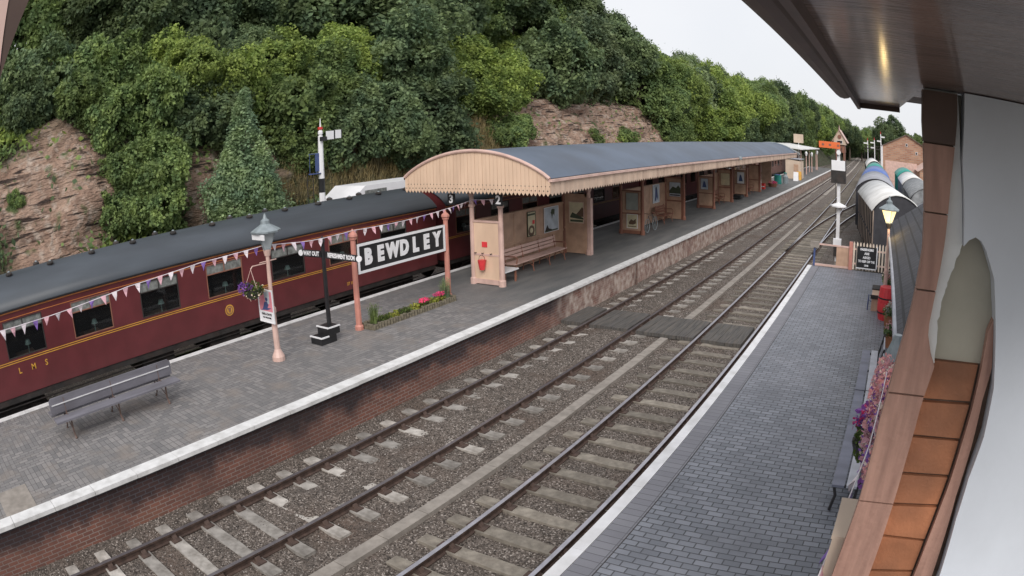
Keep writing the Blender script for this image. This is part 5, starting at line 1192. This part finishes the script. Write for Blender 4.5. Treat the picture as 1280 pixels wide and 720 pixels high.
# platform-end clutter
def signpost(x, y, label, w_, z0, z1, mat, cat='sign'):
    t = thing('sign_post', label, cat, (x, y, .83), world=True); b = MB(); b.tube([(x, y, .83), (x, y, z0)], .05, 6); b.build('post', 'whiteclean', t); b = MB(); b.box(x - w_ / 2, x + w_ / 2, y - .05, y - .01, z0, z1); b.build('panel', mat, t)
signpost(-12.7, 90, 'square pale cream sign on a tall post at the far end of the island platform', 1.45, 5.2, 6.4, 'creamwall')
t = thing('platform_hut', 'cream wooden hut at the far end of the island platform', 'hut', (-11.9, 80.5, .83), world=True)
b = MB(); b.prism([(-13.1, .83), (-11.1, .83), (-11.1, 3.0), (-13.1, 3.2)], 80, 83); b.build('walls', 'creamwall', t); b = MB(); b.box(-13.2, -11.0, 79.9, 83.1, 3.2, 3.28); b.build('roof', 'greyroof', t); b = MB(); b.box(-12.0, -11.4, 79.96, 79.99, .9, 2.6); b.build('door', 'tanpanel', t)
t = thing('platform_awning', 'pale flat awning beyond the cream hut', 'awning', (-14.5, 98, .83), world=True)
b = MB(); b.prism([(-17.5, 4.6), (-11.9, 4.3), (-11.9, 4.42), (-17.5, 4.9)], 88, 112); b.build('roof', 'whiteroof', t)
for yy in (90, 100, 110): b = MB(); b.tube([(-12.4, yy, .83), (-12.4, yy, 4.35)], .07, 6); b.build('post', 'pinkcream', t)
t = thing('water_tank', 'teal drum on the island platform beyond the canopy', 'drum', (-12.2, 64.6, .83), world=True)
b = MB(); b.tube([(-12.2, 69, .83), (-12.2, 69, 1.75)], .42, 14); b.build('drum', 'teal', t); b = MB(); b.tube([(-12.2, 69, 1.75), (-12.2, 69, 1.8)], .3, 12); b.build('lid', 'blue', t)
t = thing('milk_churn', 'smaller teal and grey churn beside the teal drum', 'churn', (-11.6, 70.4, .83), world=True)
b = MB(); b.sq([(.3, 0), (.32, .7), (.16, .95), (.18, 1.1)], (-11.55, 70.4, .83), n=12); b.build('churn', 'lampmetal', t); b = MB(); b.sq([(.2, 0), (.2, .06)], (-11.55, 70.4, 1.93), n=12); b.build('lid', 'teal', t)
t = thing('crate', 'red crate on the island platform just beyond the canopy', 'crate', (-12.2, 60.5, .83), world=True)
b = MB(); b.box(-12.5, -12.0, 60.2, 60.9, .83, 1.35); b.build('crate', 'red', t); b = MB(); b.box(-12.52, -11.98, 60.18, 60.2, 1.05, 1.12); b.build('batten', 'whiteclean', t)
t = thing('flower_tub', 'wide low tub of red flowers beyond the red crate', 'flower tub', (-11.9, 64, .83), world=True)
b = MB(); b.sq([(.4, 0), (.55, .35)], (-11.9, 64.2, .83), n=14); b.build('tub', 'brownpaint', t); leafpart('red_flowers', 'pinkfl', t, (-11.9, 64.2, 1.25), (.5, .6, .2), 120, .07, 90)
t = thing('barrier', 'white tubular barrier at the end of the canopy', 'barrier', (-12.7, 58.6, .83), world=True)
for x in (-13.0, -12.5, -12.0): b = MB(); b.tube([(x, 58.6, .83), (x, 58.6, 1.8)], .03, 6); b.build('upright', 'whiteclean', t)
b = MB(); b.tube([(-13.0, 58.6, 1.75), (-12.0, 58.6, 1.75)], .03, 6); b.tube([(-13.0, 58.6, 1.3), (-12.0, 58.6, 1.3)], .03, 6); b.build('rail', 'whiteclean', t)
b = MB(); b.tube([(-12.9, 62, .83), (-12.9, 62, 3.2)], .04, 6); b.box(-13.2, -12.6, 61.95, 61.99, 2.3, 2.9); b.box(-13.2, -12.6, 61.95, 61.99, 1.7, 2.1); tag(b.build('notice_post', 'pinkcream'), 'pale notice post between the canopy end and the red crate', 'sign')
for i, (x, y, hh, l) in enumerate([(-12.0, 93, 2.6, 'lamp post nearest the cream hut'), (-12.1, 101, 2.4, 'second lamp post beyond the cream hut'), (-12.2, 110, 2.6, 'lamp post at the very end of the island platform')]):
    t = thing('platform_lamp', l, 'lamp post', (x, y, .83), world=True); b = MB(); b.sq([(.1, 0), (.06, hh)], (x, y, .83), n=6); b.build('post', 'pinkcream', t); b = MB(); b.sq([(.12, 0), (.25, .4), (.08, .65)], (x, y, .83 + hh), n=6); b.build('lantern', 'whiteclean', t)
for i, (x, y, l) in enumerate([(-11.2, 76.5, 'white A-board in front of the cream hut'), (-11.1, 78.6, 'yellow A-board in front of the cream hut')]):
    t = thing('sandwich_board', l, 'A-board', (x, y, .83), world=True)
    for s in (-1, 1): b = MB(); b.prism([(y + s * .02, 1.85), (y + s * .3, .83), (y + s * .34, .83), (y + s * .05, 1.85)], x - .3, x + .3, 'x'); b.build('panel', 'whiteclean' if i == 0 else 'yellow', t)

# ================================================================== vegetation
def wob(P, r, f):
    o = np.zeros(len(P))
    for i in range(7):
        k = r.normal(size=3) * f; o += np.sin(P @ k + r.uniform(0, 6.28))
    return o / 7 ** .5
def unit_crown(seed, shape='round', n=9000, leaf=.075):
    r = np.random.default_rng(seed); k = 24
    lobes = []
    for i in range(k):
        d = r.normal(size=3); d /= np.linalg.norm(d); q = r.uniform(.3, .82)
        c = d * q; c[2] = c[2] * .85 + .05; lobes.append((c, r.uniform(.16, .42)))
    lobes.append((np.array([0, 0, 0.]), .5))
    if shape == 'cone':
        lobes = [(np.array([r.uniform(-.04, .04), r.uniform(-.04, .04), -1 + 2.1 * i / 24]), .50 * (1 - i / 25) + .03) for i in range(25)]
        lobes += [(np.array([r.uniform(-.4, .4), r.uniform(-.4, .4), r.uniform(-1, -.2)]), .2) for _ in range(16)]
    Cc = np.array([l[0] for l in lobes]); Rr = np.array([l[1] for l in lobes])
    w_ = Rr ** 2; N_ = n * 3; idx = r.choice(len(lobes), N_, p=w_ / w_.sum())
    d = r.normal(size=(N_, 3)); d /= np.linalg.norm(d, axis=1)[:, None]
    P = Cc[idx] + d * Rr[idx][:, None] * (r.random((N_, 1)) ** .18) * (1 + np.abs(r.normal(0, .16, (N_, 1))))
    P *= (1 + .07 * wob(P, r, 6))[:, None]
    D = np.linalg.norm(P[:, None] - Cc[None], axis=2) / Rr[None]; D[np.arange(len(P)), idx] = 9
    keep = (D.min(1) > .75) & (wob(P, r, 8) + r.normal(0, .3, N_) > (-.4 if shape == 'round' else -1.6))
    P = P[keep][:n]
    n = len(P); nn = P - np.array([0, 0, -.3]); nn /= np.linalg.norm(nn, axis=1)[:, None]
    a = nn + r.normal(size=(n, 3)) * .95 + np.array([0, 0, .3]); a /= np.linalg.norm(a, axis=1)[:, None]
    t1 = np.cross(a, r.normal(size=(n, 3))); t1 /= np.linalg.norm(t1, axis=1)[:, None]; t2 = np.cross(a, t1)
    s = leaf * r.uniform(.45, 1.25, (n, 1)); A = t1 * s; B = t2 * s * .62
    bend_ = a * s * .25
    V = np.stack([P - A, P - B + bend_, P + A, P + B + bend_], 1).reshape(-1, 3); F = np.arange(4 * n).reshape(-1, 4)
    return mesh_np('crown', V, F, 'leaf1')
CR = [unit_crown(100 + i, n=24000, leaf=.040) for i in range(5)]; CRs = [unit_crown(200 + i, n=12000, leaf=.055) for i in range(4)]
CONE = unit_crown(300, 'cone', 30000, .027)
def unit_trunk(seed):
    r = random.Random(seed); b = MB(); b.tube([(0, 0, -1.6), (.03, 0, -.9), (0, .04, -.3), (.05, 0, .3)], [.10, .075, .055, .02], 8)
    for i in range(7):
        a = r.uniform(0, 2 * PI); z = r.uniform(-.75, .1); q = r.uniform(.45, .7); b.tube([(0, 0, z), (q * .5 * math.cos(a), q * .5 * math.sin(a), z + .22), (q * math.cos(a), q * math.sin(a), z + .5)], [.035, .022, .008], 5)
    o = b.build('trunk', 'bark'); me = o.data; bpy.data.objects.remove(o); return me
TR = [unit_trunk(i) for i in range(3)]
KN = {0: 'blue-green', 1: 'mid green', 2: 'yellow-green', 3: 'grey-green'}
tn = 0
def tree(x, y, z, R, kind, name, label, cat, group=None, sz=(1, 1, 1), mesh=None):
    global tn; tn += 1; r = random.Random(tn * 13)
    t = bpy.data.objects.new(name, None); C.objects.link(t); g0 = hz(x, y); t.location = (x, y, g0); tag(t, label, cat, group)
    c = bpy.data.objects.new('crown', mesh or (r.choice(CR) if R > 2.4 else r.choice(CRs))); C.objects.link(c); c.parent = t
    c.location = (0, 0, z - g0); c.scale = (R * sz[0] * r.uniform(.92, 1.1), R * sz[1] * r.uniform(.92, 1.1), R * sz[2] * r.uniform(.9, 1.1)); c.rotation_euler = (r.uniform(-.2, .2) if mesh is None else 0, 0, r.uniform(0, 6.28))
    s = c.material_slots[0]; s.link = 'OBJECT'; s.material = MT['leaf%d' % kind]
    k = bpy.data.objects.new('trunk', r.choice(TR)); C.objects.link(k); k.parent = t; hh = max(z - g0, R * .5); k.location = (0, 0, z - g0); wk = .12 if mesh is not None else .8; k.scale = (R * wk, R * wk, hh / 1.5 if hh > R * 1.2 else R * .85); k.rotation_euler = (0, 0, r.uniform(0, 6))
    return t
TREES = [(-35.9, 6.8, 14.8, 3.8, 1), (-34.9, 10.4, 14.2, 3.5, 0), (-32.3, 13.2, 13.0, 3.6, 0), (-33.7, 18.1, 14.2, 4.3, 0), (-29.7, 19.6, 10.8, 2.3, 0), (-34.5, 24.7, 13.2, 2.5, 0), (-33.5, 28.7, 14.3, 4.6, 0), (-31.6, 32.2, 13.5, 4.6, 0), (-33.4, 40.9, 15.0, 5.4, 0), (-38.6, 56.0, 16.2, 6.0, 0), (-29.6, 58.7, 12.2, 4.9, 3), (-29.5, 66, 13.8, 4.4, 0), (-27.3, 49.7, 11.2, 4.3, 0), (-29.1, 6.6, 10.3, 2.2, 0), (-28.3, 5.3, 9.2, 1.5, 0), (-29.7, 9.8, 10.6, 2.1, 1), (-29.7, 11.8, 10.6, 2.1, 1), (-29.5, 14.4, 10.6, 2.2, 2), (-27.6, 15.7, 9.5, 2.3, 2), (-27.3, 18.0, 8.9, 2.1, 2), (-27.7, 21.0, 9.7, 2.5, 2), (-29.2, 25.7, 10.7, 2.6, 2), (-27.4, 26.0, 9.4, 2.5, 2), (-26.5, 22.8, 8.2, 2.8, 1), (-26.4, 20.0, 7.7, 2.2, 1), (-27.5, 8.7, 8.8, 1.7, 1), (-27.0, 10.4, 8.0, 1.7, 1), (-26.7, 12.5, 8.1, 1.9, 1), (-26.4, 14.6, 7.5, 1.8, 0), (-26.2, 16.1, 7.3, 1.8, 0), (-26.9, 29.5, 9.7, 3.8, 0), (-25.1, 25.6, 6.9, 2.8, 0), (-25.0, 29.4, 6.9, 3.1, 0), (-25.0, 23.7, 5.7, 2.0, 0), (-30.4, 40.0, 11.4, 2.6, 2), (-26.9, 36.2, 8.8, 2.5, 2), (-33.3, 51.1, 12.8, 2.7, 2), (-27.6, 41.1, 9.6, 2.5, 2), (-26.5, 37.0, 7.6, 1.8, 2), (-25.6, 21.2, 6.3, 1.9, 1), (-25.0, 19.9, 5.0, 1.3, 1), (-25.0, 10.6, 5.1, 1.7, 1), (-25.0, 12.2, 5.0, 1.7, 1), (-24.4, 9.6, 3.9, 1.3, 1), (-24.2, 11.6, 3.9, 1.5, 1), (-26.4, 14.3, 6.6, 1.2, 0), (-25.2, 39.3, 5.6, 1.6, 1), (-25.3, 37.1, 5.4, 1.2, 1), (-25.2, 51.0, 5.0, 1.0, 1), (-24.9, 57.1, 4.8, 1.4, 1), (-25.6, 4.7, 5.3, 0.5, 1), (-31.4, 80.7, 11.8, 4.4, 2), (-26.4, 75.4, 10.1, 4.2, 2), (-26.5, 72, 8.2, 2.4, 0), (-24.8, 69.1, 6.1, 2.7, 1), (-27.0, 93.4, 11.2, 4.5, 2), (-24.4, 80.3, 6.8, 3.6, 2), (-24.0, 91.0, 7.7, 4.1, 2), (-24.2, 105.1, 9.5, 4.7, 2), (-23.0, 99.6, 6.2, 3.0, 0), (-22.1, 111.7, 7.2, 4.1, 0), (-22.6, 132.3, 10.1, 5.4, 1), (-19.7, 142.8, 7.3, 4.6, 1), (-18.1, 183.5, 6.1, 4.8, 1), (-16.0, 245.7, 4.0, 5.0, 0)]
def where(y, z):
    a = 'at the left edge' if y < 9 else ('behind the first coach' if y < 18 else ('behind the white semaphore signal' if y < 26 else ('above the near end of the canopy' if y < 38 else ('above the middle of the canopy' if y < 72 else ('beyond the far half of the canopy' if y < 120 else 'towards the vanishing point')))))
    return a
grp = {}
for (x, y, z, R, k) in TREES:
    sh = R < 2.0; lvl = 'high up the slope' if z > 10 else ('halfway up the slope' if z > 6.5 else 'low on the slope')
    size = 'small' if R < 1.5 else ('medium' if R < 3 else 'large')
    lab = f"{size} {KN[k]} {'bush' if sh else 'tree'} {lvl} {where(y, z)}"
    tree(x, y, z, R * 1.08, k, 'bush' if sh else 'hillside_tree', lab, 'bush' if sh else 'tree', lab.replace('small ', '').replace('medium ', '').replace('large ', '') + ' group')
# the ivy-clad cone and mound
tree(-22.9, 15.3, 5.35, 2.75, 4, 'conical_tree', 'tall pointed ivy-clad tree like a cone behind the first coach', 'tree', None, (1.2, 1.2, 1.02), CONE)
# skyline and infill trees, kept under the line the woods make against the sky
SKY = [(-90, 30), (-60, 28), (-45, 24), (-33, 19), (-28, 14.5), (-25.8, 11.7), (-21.8, 7.6), (-18.4, 7.1), (-14.9, 5.6), (-11.3, 5.1), (-7.7, 3.8), (-4.7, 2.7), (-3.2, 1.9), (-1.7, 1.5), (0, 1.5)]
def topz(x, y):
    az = math.degrees(math.atan2(x, y)); return 5.73 + math.tan(math.radians(np.interp(az, [s[0] for s in SKY], [s[1] for s in SKY]))) * math.hypot(x, y)
rr = random.Random(5)
fill = []
for y in np.arange(-12, 70, 5.2):
    for dx in (12, 17, 23, 30): fill.append((xf(y) - dx + rr.uniform(-1.5, 1.5), y + rr.uniform(-2, 2)))
for y in np.arange(66, 300, 7):
    for dx in (5, 10, 16, 23): fill.append((xf(y) - dx + rr.uniform(-1.5, 1.5), y + rr.uniform(-3, 3)))
for (x, y) in fill:
    gz = hz(x, y); tz = topz(x, y); near = xf(y) - x < 20
    R = rr.uniform(3.6, 5.2) if y < 120 else rr.uniform(4.2, 6)
    z = gz + R * rr.uniform(1.1, 1.7)
    if not near or y > 62: z = max(z, min(tz - R * rr.uniform(1.0, 1.3), gz + R * 2.6))
    if z + R * 1.12 > tz: z = tz - R * 1.12
    if z < gz + R * .2: R = max(1.6, (tz - gz) / 1.9); z = gz + R * .85
    if R < 1.7 or z + R * .8 > tz + 1.2: continue
    k = rr.choice([0, 0, 1, 1, 0] if y < 75 else [0, 1, 1, 2, 1, 3])
    if -48 < math.degrees(math.atan2(x, y)) < -30 and rr.random() < .5: k = 0
    w_ = where(y, z)
    tree(x, y, z, R, k, 'woodland_tree', f'{KN[k]} woodland tree on the hilltop {w_}', 'tree', f'{KN[k]} woodland trees on the hilltop {w_}')
# trees closing the view
for (x, y, z, R, k, l) in [(3.4, 215, 10.6, 7.0, 0, 'big round dark tree above the distant signals'), (-1.4, 225, 9.5, 3.6, 0, 'dark tree to the left of the big round tree'), (8.5, 205, 7.8, 3.8, 1, 'tree behind the roof of the brick house'), (14.0, 240, 8.5, 4.2, 1, 'pale distant tree right of the brick house'), (-8.5, 245, 8, 5.2, 1, 'tree left of the vanishing tracks'), (-13, 235, 9, 5.6, 0, 'dark tree above the signal box'), (-5.0, 290, 9, 5.5, 0, 'farthest tree straight over the vanishing tracks'), (1.5, 285, 8, 5.5, 1, 'far tree behind the lattice gantry')]:
    tree(x, y, z, R, k, 'distant_tree', l, 'tree')
def far_wood():
    V = []; r = np.random.default_rng(8)
    P = []
    for i in range(70):
        c = np.array([r.uniform(-30, 60), r.uniform(300, 330), r.uniform(1, 7.5)]); q = r.uniform(3.5, 5.5); d = r.normal(size=(900, 3)); d /= np.linalg.norm(d, axis=1)[:, None]; P.append(c + d * q * np.array([1, 1, .9]))
    P = np.concatenate(P); V, F = leaves(len(P), lambda g, n: P, .55, 9); return mesh_np('far_wood', V, F, 'leaf0')
tag(link(far_wood(), 'far_wood', 'stuff'), 'far-off wood closing the view beyond the tracks', 'wood')
# undergrowth over the slope
def undergrowth():
    n = 230000; r = np.random.default_rng(4)
    y = 2 + r.random(n) ** 1.25 * 120 - 8; d = .2 + r.random(n) ** 1.1 * 19; P = []; G = []
    for i in range(n):
        yy = float(y[i]); dd = float(d[i]); z = zp(dd) * hs(yy) - .25; x = xf(yy) - dd
        rk, dr = rockmask(yy, z)
        if rk > .25 and r.random() < rk * .965: continue
        h = max(0, noise.noise((yy * .35, dd * .45, 8)) + .15) * 1.9
        q = (r.random() ** .5) * (.15 + h)
        if dr > .4:
            if r.random() < .8: G.append((x + .2, yy, z + .3 * r.random()))
            continue
        P.append((x + .45 * q, yy, z + q + .05))
    return np.array(P), np.array(G)
P, G = undergrowth()
n3 = len(P); lab = np.array([noise.noise((p[1] * .16, p[2] * .3, 2)) for p in P])
for m_, mt, nm in ((lab < -.1, 'leaf0', 'dark'), ((lab >= -.1) & (lab < .22), 'leaf1', 'mid green'), (lab >= .22, 'leaf2', 'bright')):
    Q = P[m_]; V, F = leaves(len(Q), lambda g, n: Q, .15, 11); tag(link(mesh_np('undergrowth', V, F, mt), 'undergrowth', 'stuff'), f'{nm} undergrowth covering the railway cutting', 'undergrowth')
def blades(Q, seed, h=.5):
    r = np.random.default_rng(seed); n = len(Q); a = r.uniform(0, 2 * PI, n); w_ = .018
    dx = np.stack([np.cos(a) * w_, np.sin(a) * w_, np.zeros(n)], 1); up = np.stack([r.normal(0, .12, n) + .08, r.normal(0, .12, n), r.uniform(.3, 1, n) * h], 1)
    V = np.stack([Q - dx, Q + dx, Q + up], 1).reshape(-1, 3); return V, np.arange(3 * n).reshape(-1, 3)
Qs = np.concatenate([G + np.random.default_rng(k).normal(0, .15, G.shape) * np.array([1, 1, .3]) for k in range(4)])
V, F = blades(Qs, 3, .7); tag(link(mesh_np('dry_grass', V, F, 'grassdry'), 'dry_grass', 'stuff'), 'tufts of long dry grass on the bare parts of the cutting', 'grass')

# ================================================================== tidy-up
fixnormals()
for o in bpy.data.objects:
    if '_w' in o: del o['_w']
for me in bpy.data.meshes:
    if 'skipn' in me: del me['skipn']
